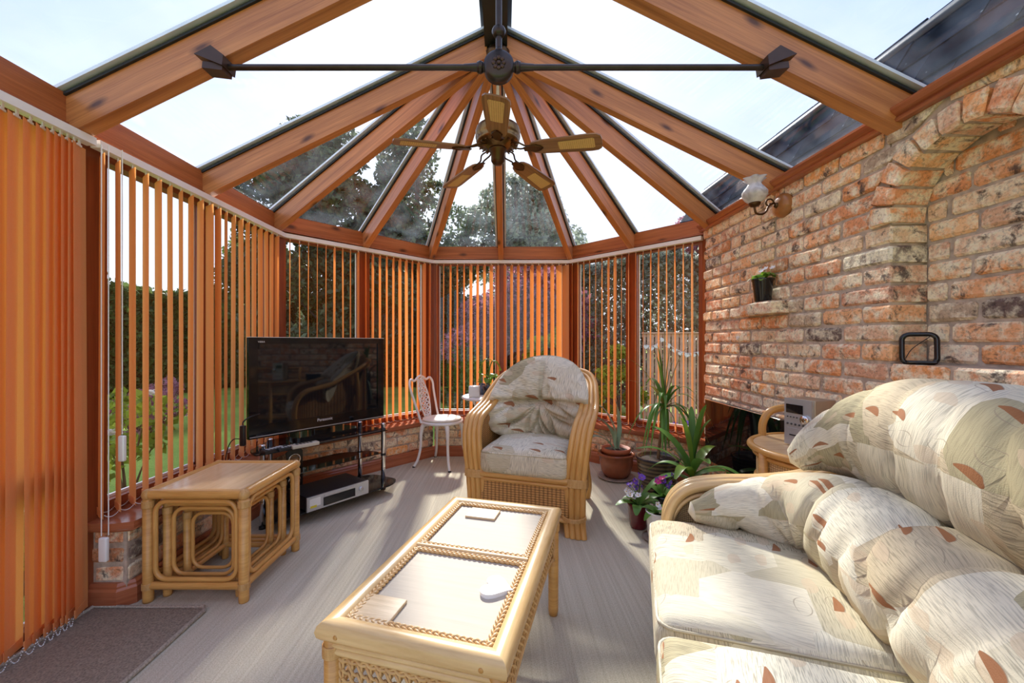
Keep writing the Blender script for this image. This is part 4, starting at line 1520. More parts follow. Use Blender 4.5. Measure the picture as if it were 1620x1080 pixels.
for k in range(3):
    off = 0.032 * (k - 1)
    left = arm_path(-0.07, 1, off, -0.004 * abs(k - 1))
    right = arm_path(SL + 0.07, -1, off, -0.004 * abs(k - 1))
    mid = [(0.30, .79 + .0 * off, .955 - .03 * k), (SL / 2, .80, .97 - .03 * k), (SL - .30, .79, .955 - .03 * k)]
    MB().tube(crom(left + mid + right[::-1], 6), 0.0205, 10).build('frame_pole', 'pale_cane', sofa)
for a0, sg in ((-0.07, 1), (SL + 0.07, -1)):
    path = crom(arm_path(a0, sg), 6)
    path = [p for p in path if p[2] > .28]

    def fn(u, v, path=path):
        i = u * (len(path) - 1); k = int(min(i, len(path) - 2)); t = i - k
        p = path[k] * (1 - t) + path[k + 1] * t
        return V(p[0], p[1], p[2] * (1 - v) + .22 * v)
    MB().grid(fn, 30, 6, uvs=(1.1, .4)).build('arm_panel', 'wicker_pale', sofa)
    inner = [V(p[0] + sg * .03, p[1] + .012, p[2] - .035) for p in path[2:]]
    MB().tube(inner, 0.009, 8).build('panel_edge', 'pale_cane', sofa)
    for bb in (0.0, 0.70):
        MB().lathe([(.028, 0), (.026, .02), (.024, .22)], 12, (a0, bb, 0)).build('leg', 'pale_cane', sofa)
mb = MB()
for z in (.16, .20, .285):
    mb.tube([(-.06, 0.01, z), (SL + .06, 0.01, z)], 0.018, 10)
    mb.tube([(-.06, 0.70, z), (SL + .06, 0.70, z)], 0.018, 8)
    mb.tube([(-.07, 0.01, z), (-.07, .7, z)], 0.016, 8)
    mb.tube([(SL + .07, 0.01, z), (SL + .07, .7, z)], 0.016, 8)
mb.build('seat_frame', 'pale_cane', sofa)
MB().box((SL / 2, 0.012, .22), (SL + .1, .012, .14)).build('front_panel', 'wicker_pale', sofa)
MB().box((SL / 2, 0.36, .285), (SL + .1, .68, .02)).build('seat_base', 'wicker_pale', sofa)


def back_fn(u, v):
    a = -.02 + (SL + .04) * u
    cur = .10 * (2 * abs(u - .5)) ** 6
    return V(a, .77 - cur + .03 * v, .28 + (.66 - .35 * (2 * abs(u - .5)) ** 8) * v)


MB().grid(back_fn, 24, 8, uvs=(1.3, .66)).build('back_panel', 'wicker_pale', sofa)
cw_ = (SL - .02) / 2
seat_cushion('seat_cushion', sofa, (cw_ / 2, .26, .372), (cw_, .66, .155), 3)
seat_cushion('seat_cushion', sofa, (SL - cw_ / 2, .26, .372), (cw_, .66, .155), 8)
lo = [(.035, .085, .50), (.02, .18, .515), (.035, .30, .54), (.11, .42, .56), (.25, .485, .575), (.45, .50, .58), (SL / 2, .50, .58)]
lr = [.035, .078, .105, .135, .155, .16, .16]
lo2 = lo + [(SL - p[0], p[1], p[2]) for p in lo[-2::-1]]
roll(lo2, lr + lr[-2::-1], 'lower_back_cushion', 'upholstery', sofa, 5, flat=(1.0, .86), gap=.13, crest=PI * .55, noise=.06)
hi = [(.015, .42, .715), (.04, .49, .77), (.12, .575, .82), (.26, .62, .845), (.45, .635, .855), (SL / 2, .635, .86)]
hr = [.04, .085, .14, .172, .18, .18]
hi2 = hi + [(SL - p[0], p[1], p[2]) for p in hi[-2::-1]]
roll(hi2, hr + hr[-2::-1], 'upper_back_cushion', 'upholstery', sofa, 9, flat=(1.03, .78), gap=.16, crest=PI * .5, noise=.05)

# ------------------------------------------------------------------ armchair
ac = thing('armchair', 'cane armchair with gathered beige patterned cushions facing the coffee table', 'armchair', (0.115, 2.465, 0), math.radians(-18.5))
q = [(-.315, 0.0, 0.0), (-.305, 0.015, .10), (-.31, 0.0, .30), (-.325, -.01, .45), (-.34, .015, .57), (-.35, .09, .645), (-.352, .20, .675), (-.35, .33, .71), (-.342, .46, .775), (-.325, .58, .835), (-.27, .68, .885), (-.15, .745, .905)]
for k in range(4):
    def off(p, s, k=k):
        f = min(1, max(0, (p[2] - .70) / .2))
        return (s * (abs(p[0]) + (k - 1.5) * 0.031 * (1 - .35 * f)), p[1] + .006 * abs(k - 1.5), p[2] + (k - 1.5) * 0.016 * f)
    pts = [off(p, -1) for p in q] + [(0, .765, .912 + (k - 1.5) * 0.02)] + [off(p, 1) for p in q[::-1]]
    MB().tube(crom(pts, 6), 0.0185, 10).build('frame_pole', 'honey_cane', ac)
for s in (-1, 1):
    MB().tube(crom([(s * .30, .66, 0), (s * .315, .62, .12), (s * .30, .60, .3), (s * .33, .60, .6), (s * .345, .58, .82)], 5), 0.022, 10).build('leg', 'honey_cane', ac)
    mb = MB()
    binding(mb, (s * .313, 0.006, .32), (0, 0, 1), 0.064, .05)
    mb.v = [(x, y * .36 + .002, z) for x, y, z in mb.v]
    mb.build('cane_binding', 'cane_binding', ac)
    mb = MB()
    binding(mb, (s * .305, .012, .12), (0, 0, 1), 0.064, .022)
    mb.build('cane_binding', 'cane_binding', ac)
    path = [p for p in crom([(s * (abs(p[0]) - .035), p[1] + .01, p[2] - .01) for p in q[2:10]], 5)]

    def fn(u, v, path=path):
        i = u * (len(path) - 1); k = int(min(i, len(path) - 2)); t = i - k
        p = path[k] * (1 - t) + path[k + 1] * t
        return V(p[0], p[1], p[2] * (1 - v) + .26 * v)
    MB().grid(fn, 28, 8, uvs=(.75, .4)).build('side_panel', 'wicker', ac)
mb = MB()
for z, r in ((.325, .022), (.292, .012)):
    mb.tube([(-.27, .0, z), (.27, .0, z)], r, 10)
mb.tube([(-.27, .0, .095), (-.1, .0, .108), (.1, .0, .108), (.27, .0, .095)], .014, 8)
mb.tube([(-.30, .02, .31), (-.30, .62, .31)], .018, 8).tube([(.30, .02, .31), (.30, .62, .31)], .018, 8).tube([(-.3, .62, .31), (.3, .62, .31)], .018, 8)
mb.build('seat_frame', 'honey_cane', ac)
MB().box((0, .004, .195), (.54, .010, .19)).build('front_panel', 'wicker', ac)
for s in (-1, 1):
    MB().box((s * .312, .32, .2), (.010, .58, .2)).build('skirt_panel', 'wicker', ac)
MB().box((0, .32, .318), (.58, .60, .016)).build('seat_base', 'wicker', ac)
seat_cushion('seat_cushion', ac, (0, .26, .405), (.545, .60, .15), 2, puff=.03)


def back_cushion(parent):
    """tub shaped back: fluted upper fan, horizontal tuck, gathered lower half"""
    mb = MB()
    nr, na = 26, 120
    nz = smooth_noise(31)
    r_ = random.Random(4)
    lowp = [(-PI / 2 + x, r_.uniform(.6, 1.1)) for x in (-1.3, -.95, -.78, -.45, -.16, .1, .22, .6, .92, 1.0, 1.34)]
    upp = [(PI / 2 + x, r_.uniform(.2, .5)) for x in (-1.2, -.75, -.35, .4, .8, 1.25)]

    def outline(a):
        c, s = math.cos(a), math.sin(a)
        if s >= 0:
            hw, hh, e = .345, .345, 2.25
        else:
            hw, hh, e = .36, .29, 3.2
        return (abs(c / hw) ** e + abs(s / hh) ** e) ** (-1 / e)

    def fn(side):
        def f(u, v):
            a = 2 * PI * v
            R = outline(a)
            rr = u ** .85
            x, w = R * rr * math.cos(a), R * rr * math.sin(a)       # w: up along the back, 0 at the tuck
            T = max(0.0, 1 - rr ** 3.2) ** .5
            if side > 0:
                d = .135 * T
                d -= .075 * math.exp(-(w / .024) ** 2) * min(1, 1.5 * T)                 # tuck
                if w > 0:
                    d -= .045 * math.exp(-(x / .012) ** 2) * T                     # centre seam
                    for pa, am in upp:
                        d -= .035 * am * math.exp(-((a - pa) / .04) ** 2) * T * rr
                    d += .012 * T
                else:
                    for pa, am in lowp:
                        da = (a - 2 * PI if a > PI else a) - pa
                        d -= .075 * am * math.exp(-((da + .12 * math.sin(5 * rr + 9 * pa)) / .06) ** 2) * (T ** .6) * min(1, rr * 1.6)
                    d += .025 * T
                d += .014 * nz(x * 9, w * 9) * T
            else:
                d = -.05 * T
            lean = .30
            y0 = .56 - d - .27 * (abs(x) / .37) ** 2.2 * (1.0 if w < 0 else (1 - .55 * w / .335))
            # lower cushion flares over the seat
            return V(x, y0 + w * lean, .715 + w * .93)
        return f
    for side in (1, -1):
        g = fn(side)
        mb.grid(lambda u, v: g(u, v), nr, na, closev=True, uvf=lambda u, v: (outline(2 * PI * v) * u * math.cos(2 * PI * v) + 3.3, outline(2 * PI * v) * u * math.sin(2 * PI * v) + 2.15))
    return mb.build('back_cushion', 'upholstery', parent, weld=True)


back_cushion(ac)


def acb(u, v):
    a = PI * (u * 1.0)
    x = -.34 * math.cos(a)
    return V(x, .50 + .24 * math.sin(a) ** .6, .33 + (.62 * math.sin(a) ** .5 + .05) * v)


MB().grid(acb, 28, 8, uvs=(1.0, .6)).build('back_panel', 'wicker', ac)


# ------------------------------------------------------------------ coffee table
def braid(mb, p0, p1, r=0.0055, pitch=0.045, strands=3, amp=0.0075, up=V(0, 0, 1), n=6):
    p0, p1 = np.array(p0, float), np.array(p1, float)
    L = float(np.linalg.norm(p1 - p0)); t = (p1 - p0) / L
    s = unit(np.cross(t, up)); u = np.cross(s, t)
    m = max(6, int(L / pitch * 7))
    for k in range(strands):
        ph = 2 * PI * k / strands
        pts = []
        for i in range(m + 1):
            x = L * i / m
            a = 2 * PI * x / (pitch * 2) + ph
            pts.append(p0 + t * x + s * math.sin(a) * amp * 1.25 + u * math.sin(2 * a) * amp * .45)
        mb.tube(pts, r, n)
    return mb


ct = thing('coffee_table', 'pale cane coffee table with two panel top and woven apron in the room centre', 'coffee table', (-0.111, 1.371, 0), -0.27)
CW, CL, CH = .49, .885, .44
for sx in (-1, 1):
    for sy in (-1, 1):
        MB().lathe([(.001, 0), (.018, 0), (.021, .02), (.022, .40), (.001, .40)], 14, (sx * (CW / 2 - .03), sy * (CL / 2 - .03), 0)).build('leg', 'honey_cane', ct)
        mb = MB(); binding(mb, (sx * (CW / 2 - .03), sy * (CL / 2 - .03), .365), (0, 0, 1), .024, .03)
        mb.build('cane_binding', 'cane_binding', ct)
# broad rounded rim, mitred corners
rim = [(-.001, CH - .046), (.024, CH - .046), (.032, CH - .036), (.035, CH - .022), (.031, CH - .008), (.022, CH - .001), (.008, CH), (-.012, CH - .004), (-.018, CH - .014), (-.018, CH - .03)]
for s in (-1, 1):
    x, y = CW / 2 - .034, CL / 2 - .034
    for (a, b) in (((-x, -y), (x, -y)), ((x, -y), (x, y))):
        a_, b_ = V(a[0] * s, a[1] * s), V(b[0] * s, b[1] * s)
        mb = MB()
        t = unit(b_ - a_); nn = V(t[1], -t[0])
        P0 = [V(*(a_ + nn * o - t * o), z) for o, z in rim]
        P1 = [V(*(b_ + nn * o + t * o), z) for o, z in rim]
        k = len(rim); L = float(np.linalg.norm(b_ - a_))
        b0 = len(mb.v); mb.v += [tuple(p) for p in P0 + P1]
        for j in range(k):
            j2 = (j + 1) % k
            mb.face((b0 + j, b0 + k + j, b0 + k + j2, b0 + j2), [(0, j * .01), (L, j * .01), (L, j2 * .01), (0, j2 * .01)], True)
        ro = mb.build('top_rim', 'pale_cane', ct)
        pg = MB()
        for e in (0.06, .94) if abs(a_[1] - b_[1]) < .01 else ():
            c = a_ * (1 - e) + b_ * e + nn * .0345
            pg.lathe([(.001, .001), (.006, .0005), (.0065, -.003)], 10, (c[0], c[1], CH - .024), axis=(nn[0], nn[1], 0))
        if pg.v:
            pg.build('dowel', 'honey_cane', ro)
MB().tube([(-CW / 2 + .05, 0, CH - .014), (CW / 2 - .05, 0, CH - .014)], .013, 10).build('centre_bar', 'pale_cane', ct)
ix = CW / 2 - .052
for s in (-1, 1):
    y0, y1 = (.014, CL / 2 - .052) if s > 0 else (-CL / 2 + .052, -.014)
    MB().box((0, (y0 + y1) / 2, CH - .022), (2 * ix, y1 - y0, .012)).build('top_panel', 'pale_veneer', ct)
    mb = MB()
    zb = CH - .011
    for a, b in (((-ix, y0 + .007), (ix, y0 + .007)), ((-ix, y1 - .007), (ix, y1 - .007)), ((-ix + .007, y0), (-ix + .007, y1)), ((ix - .007, y0), (ix - .007, y1))):
        braid(mb, (*a, zb), (*b, zb), r=.0042, pitch=.026, amp=.0055)
    mb.build('braided_edge', 'braid_cane', ct)
# aprons: rail under the rim, braid, looped lattice, arched lower braid
for (p0, p1) in (((-1, -1), (1, -1)), ((1, -1), (1, 1)), ((1, 1), (-1, 1)), ((-1, 1), (-1, -1))):
    A = V(p0[0] * (CW / 2 - .028), p0[1] * (CL / 2 - .028)); B = V(p1[0] * (CW / 2 - .028), p1[1] * (CL / 2 - .028))
    t = unit(B - A); L = float(np.linalg.norm(B - A)); nn = V(t[1], -t[0])
    A3 = lambda x, z, o=0.0: V(*(A + t * x + nn * o), z)
    MB().tube([A3(.0, CH - .055, .008), A3(L, CH - .055, .008)], .009, 8).tube([A3(.0, CH - .072, .004), A3(L, CH - .072, .004)], .012, 8).build('apron_rail', 'pale_cane', ct)
    mb = MB()
    braid(mb, A3(.02, CH - .092), A3(L - .02, CH - .092), r=.0045, pitch=.04, amp=.006, up=V(*nn, 0))
    # bottom edge: arch
    nseg = 26
    arch = [A3(.02 + (L - .04) * i / nseg, CH - .155 - .05 * (abs(2 * i / nseg - 1)) ** 5) for i in range(nseg + 1)]
    for o in (-.004, .004):
        mb.tube([p + V(*nn, 0) * o for p in arch], .0052, 6)
    braid(mb, A3(.022, CH - .095), A3(.022, CH - .20), r=.004, pitch=.03, amp=.005, up=V(*nn, 0))
    braid(mb, A3(L - .022, CH - .095), A3(L - .022, CH - .20), r=.004, pitch=.03, amp=.005, up=V(*nn, 0))
    mb.build('apron_braid', 'braid_cane', ct)
    mb = MB()
    ns = int((L - .06) / .026)
    for i in range(ns + 1):
        x = .035 + (L - .07) * i / ns
        mb.tube([A3(x, CH - .09, .002), A3(x, CH - .158, .002)], .0038, 6)
    for ph in (0, 1):
        pts = []
        for i in range(ns * 6 + 1):
            x = .035 + (L - .07) * i / (ns * 6)
            pts.append(A3(x, CH - .115 - .012 * math.sin(PI * i / 6 + ph * PI) - .0 * ph, .006 * math.cos(PI * i / 6 + ph * PI)))
        mb.tube(pts, .0036, 6)
        pts = [p + V(0, 0, -.022) for p in pts]
        mb.tube(pts, .0036, 6)
    mb.build('apron_lattice', 'braid_cane', ct)


def on_table(x, y):
    return x, y, CH - .016


def coaster(label, x, y, rz, w, d):
    o = MB().rbox((0, 0, .0045), (w, d, .009), .0035, n=2, seg=2).build('coaster', 'coaster_wood')
    o.location = (x, y, CH - .016); o.rotation_euler = (0, 0, rz)
    tag(o, label, 'coaster', 'wooden coasters on the coffee table')


coaster('rectangular wooden coaster on the far panel of the coffee table', -0.085, 1.685, -.27, .125, .09)
coaster('rectangular wooden coaster on the near panel of the coffee table, at its left corner', -0.335, 1.075, -.27, .12, .12)
hp = []
for i in range(40):
    a = 2 * PI * i / 40
    hp.append((16 * math.sin(a) ** 3 * .0031, (13 * math.cos(a) - 5 * math.cos(2 * a) - 2 * math.cos(3 * a) - math.cos(4 * a)) * .0031))
o = MB().prism(hp[::-1], 0, .012, True).build('heart_coaster', 'heart_white')
o.location = (-0.022, 1.175, CH - .016); o.rotation_euler = (0, 0, 1.2)
tag(o, 'white heart shaped coaster on the near panel of the coffee table', 'coaster')


# ------------------------------------------------------------------ nest of three tables
def nest_table(label, x0, x1, y0, y1, h, rp):
    w, d = x1 - x0, y1 - y0
    t = thing('nesting_table', label, 'table', ((x0 + x1) / 2, (y0 + y1) / 2, 0), 0, 'nest of cane tables')
    hx, hy = w / 2 - rp, d / 2 - rp
    for sx in (-1, 1):
        for sy in (-1, 1):
            lg = MB().lathe([(.001, 0), (rp * .95, 0), (rp, .01), (rp, h - rp * 2), (.001, h - rp * 2)], 12, (sx * hx, sy * hy, 0)).build('leg', 'honey_cane', t)
            for kind in range(3):
                mb = MB()
                if kind == 0:
                    binding(mb, (sx * hx, sy * hy, h - rp * 3.0), (0, 0, 1), rp * 1.08, .03)
                elif kind == 1:
                    binding(mb, (sx * hx, sy * hy, .07), (0, 0, 1), rp * 1.08, .028)
                else:
                    mb.sphere((sx * hx, sy * hy, h - rp * 1.1), rp * 1.22, 10, 6)
                mb.build('cane_binding', 'cane_binding', lg)
    for a, b in (((-hx, -hy), (hx, -hy)), ((hx, -hy), (hx, hy)), ((hx, hy), (-hx, hy)), ((-hx, hy), (-hx, -hy))):
        MB().tube([(*a, h - rp), (*b, h - rp)], rp, 12).build('top_rail', 'honey_cane', t)
    for a, b in (((-hx, hy), (-hx, -hy)), ((hx, hy), (hx, -hy)), ((-hx, hy), (hx, hy)), ):
        MB().tube([(*a, .07), (*b, .07)], rp * .8, 10).build('stretcher', 'honey_cane', t)
    if rp > .017:
        MB().tube([(-hx, -hy, .07), (hx, -hy, .07)], rp * .8, 10).build('stretcher', 'honey_cane', t)
    # bent inner hoops on the front and both sides
    hr = rp * .5

    def hoop(f):
        L = (hx - rp * 1.5) if f == 'f' else (hy - rp * 1.5)
        zt, zb_ = h - rp * 2.5, .07 + rp * 1.3
        rc = .05
        ring = []
        for cx, cz, a0 in ((L - rc, zt - rc, 0), (-L + rc, zt - rc, PI / 2), (-L + rc, zb_ + rc, PI), (L - rc, zb_ + rc, 1.5 * PI)):
            for k in range(6):
                a = a0 + PI / 2 * k / 5
                ring.append((cx + rc * math.cos(a), cz + rc * math.sin(a)))
        return ring
    MB().tube([(x, -hy, z) for x, z in hoop('f')], hr, 8, closed=True).build('hoop', 'honey_cane', t)
    for s in (-1, 1):
        MB().tube([(s * hx, y, z) for y, z in hoop('s')], hr, 8, closed=True).build('hoop', 'honey_cane', t)
    MB().box((0, 0, h - rp * .75), (2 * hx - rp * 1.2, 2 * hy - rp * 1.2, .012)).build('table_top', 'nest_veneer', t)
    return t


nest_table('largest cane table of the nest, with a smooth wooden top', -1.575, -1.115, 1.775, 2.26, .49, .021)
nest_table('middle cane table of the nest, tucked under the largest', -1.525, -1.165, 1.825, 2.215, .435, .018)
nest_table('smallest cane table of the nest, innermost of the three', -1.48, -1.21, 1.885, 2.175, .385, .0165)

# ------------------------------------------------------------------ television corner
TD = math.atan2(.785, .62)
stand = thing('television_stand', 'black glass and chrome television stand in the bay corner', 'stand', (-1.202, 2.836, 0), TD)


def shelf(name, poly, z, mat, th=.008):
    o = MB().prism(poly, z - th / 2, z + th / 2).build(name, mat, stand)
    return o


def rounded(poly, r, k=5):
    out = []
    n = len(poly)
    for i in range(n):
        p0, p, p1 = (np.array(poly[j % n], float) for j in (i - 1, i, i + 1))
        a, b = unit(p0 - p), unit(p1 - p)
        for t in range(k + 1):
            u = t / k
            q = (p + a * r) * (1 - u) ** 2 + p * 2 * u * (1 - u) + (p + b * r) * u ** 2
            out.append((q[0], q[1]))
    return out


shelf('top_shelf', rounded([(-.48, -.03), (.48, -.03), (.44, .18), (.25, .33), (-.25, .33), (-.46, .12)], .05), .455, 'gloss_black')
shelf('middle_shelf', rounded([(-.40, .03), (.46, .03), (.42, .16), (.24, .29), (-.22, .29), (-.38, .1)], .04), .27, 'gloss_black', .006)
shelf('bottom_shelf', rounded([(-.46, -.16), (.40, -.16), (.50, -.09), (.46, .14), (.24, .28), (-.2, .28), (-.40, .05)], .05), .075, 'gloss_black', .010)
for x, y in ((.435, -.0), (-.43, 0.0), (.36, .20), (-.33, .14)):
    mb = MB().lathe([(.001, .015), (.017, .015), (.017, .165)], 16, (x, y, 0)).lathe([(.017, .168), (.017, .262)], 16, (x, y, 0)).lathe([(.017, .275), (.017, .50), (.019, .502), (.019, .51), (.001, .512)], 16, (x, y, 0))
    ps = mb.build('post', 'chrome', stand)
    MB().lathe([(.001, 0), (.02, 0), (.018, .018), (.001, .018)], 12, (x, y, 0)).lathe([(.019, .262), (.019, .278)], 16, (x, y, 0)).build('foot', 'satin_black', ps)
# back spine with two chrome ringed holes
mb = MB()
hw = .055
holes = [(.33, .038), (.185, .038)]


def spine_face(y):
    z0, z1 = .09, .45
    nA = 24
    cells = [(.40, .45, None)]
    for zc, r in holes:
        cells.append((zc - .07, zc + .07, (zc, r)))
    cells.append((z0, .115, None))
    for a, b, h in cells:
        if h is None:
            mb.poly([(-hw, y, a), (hw, y, a), (hw, y, b), (-hw, y, b)])
        else:
            zc, r = h
            outer, inner = [], []
            for k in range(nA):
                an = 2 * PI * k / nA
                c, s = math.cos(an), math.sin(an)
                m = min(hw / max(abs(c), 1e-6), .07 / max(abs(s), 1e-6))
                outer.append((c * m, y, zc + s * m)); inner.append((c * r, y, zc + s * r))
            for k in range(nA):
                k2 = (k + 1) % nA
                mb.poly([outer[k], outer[k2], inner[k2], inner[k]])


spine_face(-.004); spine_face(.004)
mb.v = [(x - .16, y + .17, z) for x, y, z in mb.v]
sp = mb.build('cable_spine', 'satin_black', stand)
mb = MB()
for zc, r in holes:
    mb.tube([(-.16 + r * math.cos(2 * PI * k / 24), .17, zc + r * math.sin(2 * PI * k / 24)) for k in range(24)], .006, 6, closed=True)
mb.build('hole_ring', 'chrome', sp)


def text_mesh(body, size, mat, depth=.0006):
    cu = bpy.data.curves.new('lettering', 'FONT')
    cu.body = body; cu.size = size; cu.extrude = depth; cu.align_x = 'CENTER'
    tmp = bpy.data.objects.new('lettering_tmp', cu)
    COL.objects.link(tmp)
    dg = bpy.context.evaluated_depsgraph_get()
    dg.update()
    me = bpy.data.meshes.new_from_object(tmp.evaluated_get(dg))
    bpy.data.objects.remove(tmp)
    me.materials.clear(); me.materials.append(MATS[mat])
    return me


tvx, tvy = -1.324, 3.04
tv = thing('television', 'flat black television on the glass stand, screen switched off', 'television', (tvx, tvy, .46), TD)
TW, THH = 1.02, .66
zb = .045
fr = MB()
bz, bb = .055, .085
for (cx, cz, sx, sz) in ((-TW / 2 + bz / 2, zb + THH / 2, bz, THH), (TW / 2 - bz / 2, zb + THH / 2, bz, THH), (0, zb + THH - bz / 2 + .006, TW - 2 * bz, bz - .012), (0, zb + bb / 2, TW - 2 * bz, bb)):
    fr.box((cx, .015, cz), (sx, .036, sz))
frame = fr.build('bezel', 'gloss_black', tv)
MB().box((0, .014, zb + THH / 2 + .02), (TW - 2 * bz + .01, .014, THH - bz - bb + .03)).build('screen', 'screen_glass', tv)
MB().rbox((0.04, .07, zb + THH / 2), (TW - .22, .075, THH - .08), .02, seg=3).build('back_case', 'satin_black', tv)
MB().box((0, -.0045, zb + .012), (TW - .01, .004, .006)).build('bezel_strip', 'silver_plastic', tv)
MB().box((0, .012, zb + THH + .0015), (TW, .04, .003)).build('top_strip', 'cap_grey', tv)
o = link('lettering', text_mesh('Panasonic', .030, 'logo_silver'), tv); o.rotation_euler = (PI / 2, 0, 0); o.location = (0, -.0045, zb + .052)
o = link('lettering', text_mesh('VIERA', .016, 'logo_silver'), tv); o.rotation_euler = (PI / 2, 0, 0); o.location = (-TW / 2 + .075, -.0045, zb + THH - .034)
MB().rbox((0, .05, .022), (.14, .05, .06), .012, seg=2).build('neck', 'gloss_black', tv)
MB().prism(rounded([(-.26, -.075), (.26, -.075), (.22, .15), (-.22, .15)], .07), .0, .016).build('base', 'gloss_black', tv)

# cable with a small black adapter hanging at the left of the television
cb = thing('power_adapter', 'small black power adapter hanging on a cable left of the television', 'adapter', (-1.60, 2.52, 0.56))
MB().rbox((-.0, 0, 0), (.03, .025, .125), .006, seg=2).build('adapter_body', 'satin_black', cb)
MB().tube(crom([(.0, 0, .06), (0.0, .005, .085), (.012, .05, .105), (.02, .14, .11)], 6), .004, 6).tube(crom([(-.012, 0, -.02), (-.05, -.01, -.02), (-.075, -.02, -.06), (-.085, -.03, -.14), (-.07, -.03, -.19)], 6), .003, 6).build('cable', 'rubber', cb)

# things on the stand
vc = thing('video_recorder', 'black video recorder with silver front on the lower glass shelf', 'video recorder', (-1.19, 2.785, .08), TD)
MB().box((0, .0, .048), (.42, .27, .085)).build('case', 'video_black', vc)
MB().box((-.0, -.139, .048), (.43, .012, .088)).build('front_panel', 'silver_plastic', vc)
MB().box((0.0, -.147, .042), (.22, .006, .052)).build('tape_door', 'gloss_black', vc)
MB().box((0.0, -.148, .078), (.21, .006, .012)).build('tape_slot_trim', 'silver_plastic', vc)
MB().lathe([(.001, .012), (.014, .012), (.016, 0)], 16, (.155, -.145, .05), axis=(0, -1, 0)).build('jog_dial', 'silver_plastic', vc)
MB().box((-.165, -.1458, .055), (.07, .0015, .05)).build('label_plate', 'label_white', vc)
MB().box((-.175, -.1468, .03), (.04, .0015, .014)).build('label_plate', 'label_yellow', vc)
for sx in (-1, 1):
    MB().lathe([(.001, 0), (.014, 0), (.014, .007)], 10, (sx * .17, -.09, -.0015)).build('foot', 'satin_black', vc)


def remote(label, x, y, rz, mat, s=(.16, .045, .018)):
    t = thing('remote_control', label, 'remote', (x, y, .459), rz, 'remote controls on the television stand')
    MB().rbox((0, 0, s[2] / 2), s, .006, n=2, seg=3).build('case', mat, t)
    mb = MB()
    for i in range(5):
        for j in (-1, 0, 1):
            mb.box((-.05 + i * .022, j * .012, s[2] + .0005), (.012, .007, .003))
    mb.build('buttons', 'grey_dark' if mat != 'satin_black' else 'cap_grey', t)


remote('black remote control nearest the camera on the television stand', -1.415, 2.545, 1.15, 'satin_black', (.17, .05, .022))
remote('second black remote control, lying against the pale one', -1.355, 2.60, 1.0, 'satin_black', (.16, .05, .02))
remote('pale beige remote control lying in front of the television base', -1.285, 2.655, .85, 'beige_plastic', (.17, .05, .024))

# ------------------------------------------------------------------ white metal chair
wc = thing('garden_chair', 'white cast metal garden chair with round seat in the bay', 'chair', (-0.575, 3.83, 0), math.radians(68))
MB().lathe([(.001, .385), (.17, .385), (.19, .39), (.195, .40), (.19, .412), (.17, .415), (.001, .413)], 36).build('seat', 'white_enamel', wc)
MB().lathe([(.001, .416), (.175, .416), (.182, .424), (.175, .434), (.12, .442), (.001, .444)], 36).build('seat_pad', 'candle_cream', wc)
for a in (45, 135, 225, 315):
    a = math.radians(a)
    c, s = math.cos(a), math.sin(a)
    pts = crom([(c * .12, s * .12, .392), (c * .175, s * .175, .375), (c * .195, s * .195, .30), (c * .20, s * .20, .18), (c * .225, s * .225, .07), (c * .26, s * .26, .008)], 5)
    m = len(pts)
    lg = MB().tube(pts, [.028 - .016 * min(1, i / (m * .5)) for i in range(m)], 10).build('leg', 'white_enamel', wc)
    MB().lathe([(.001, 0), (.015, 0), (.013, .01), (.001, .012)], 10, (c * .262, s * .262, 0)).build('foot', 'rubber', lg)
# back: outer hoop, shaped splat with pierced lattice
hoop = crom([(-.15, .13, .40), (-.165, .165, .52), (-.185, .205, .66), (-.195, .225, .745), (-.16, .238, .79), (-.10, .236, .775), (-.05, .24, .80), (0, .243, .815),
             (.05, .24, .80), (.10, .236, .775), (.16, .238, .79), (.195, .225, .745), (.185, .205, .66), (.165, .165, .52), (.15, .13, .40)], 5)
bk = MB().tube(hoop, .011, 8).build('backrest', 'white_enamel', wc)
mb = MB()
lens = lambda z: .035 + .045 * math.sin(PI * min(1, max(0, (z - .40) / .40))) ** 1.2
yb = lambda z: .145 + .1 * ((z - .40) / .40)
for s in (-1, 1):
    mb.tube([(s * lens(z), yb(z), z) for z in np.linspace(.40, .80, 16)], .008, 8)
rows = 8
for i in range(rows):
    z0, z1 = .42 + .37 * i / rows, .42 + .37 * (i + 1) / rows
    for s in (-1, 1):
        mb.tube([(s * lens(z0) * .95, yb(z0), z0), (0, yb((z0 + z1) / 2), (z0 + z1) / 2), (s * lens(z1) * .95, yb(z1), z1)], .0075, 6)
        mb.tube([(0, yb(z0), z0), (s * lens((z0 + z1) / 2) * .5, yb((z0 + z1) / 2), (z0 + z1) / 2), (0, yb(z1), z1)], .006, 6)
mb.build('splat', 'white_enamel', bk)

# ------------------------------------------------------------------ white metal table and what stands on it
GT = (-0.125, 3.72)
gt = thing('garden_table', 'small round white cast metal table behind the armchair', 'table', (*GT, 0))
mb = MB().tube([(.245 * math.cos(2 * PI * k / 40), .245 * math.sin(2 * PI * k / 40), .64) for k in range(40)], .012, 8, closed=True)
for r in (.06, .12, .18):
    mb.tube([(r * math.cos(2 * PI * k / 32), r * math.sin(2 * PI * k / 32), .643) for k in range(32)], .008, 6, closed=True)
for i in range(16):
    a = 2 * PI * i / 16
    mb.tube(crom([(.02 * math.cos(a), .02 * math.sin(a), .643), (.12 * math.cos(a + .2), .12 * math.sin(a + .2), .643), (.24 * math.cos(a), .24 * math.sin(a), .643)], 5), .008, 6)
    mb.tube(crom([(.02 * math.cos(a), .02 * math.sin(a), .643), (.12 * math.cos(a - .2), .12 * math.sin(a - .2), .643), (.24 * math.cos(a), .24 * math.sin(a), .643)], 5), .008, 6)
mb.build('table_top', 'white_enamel', gt)
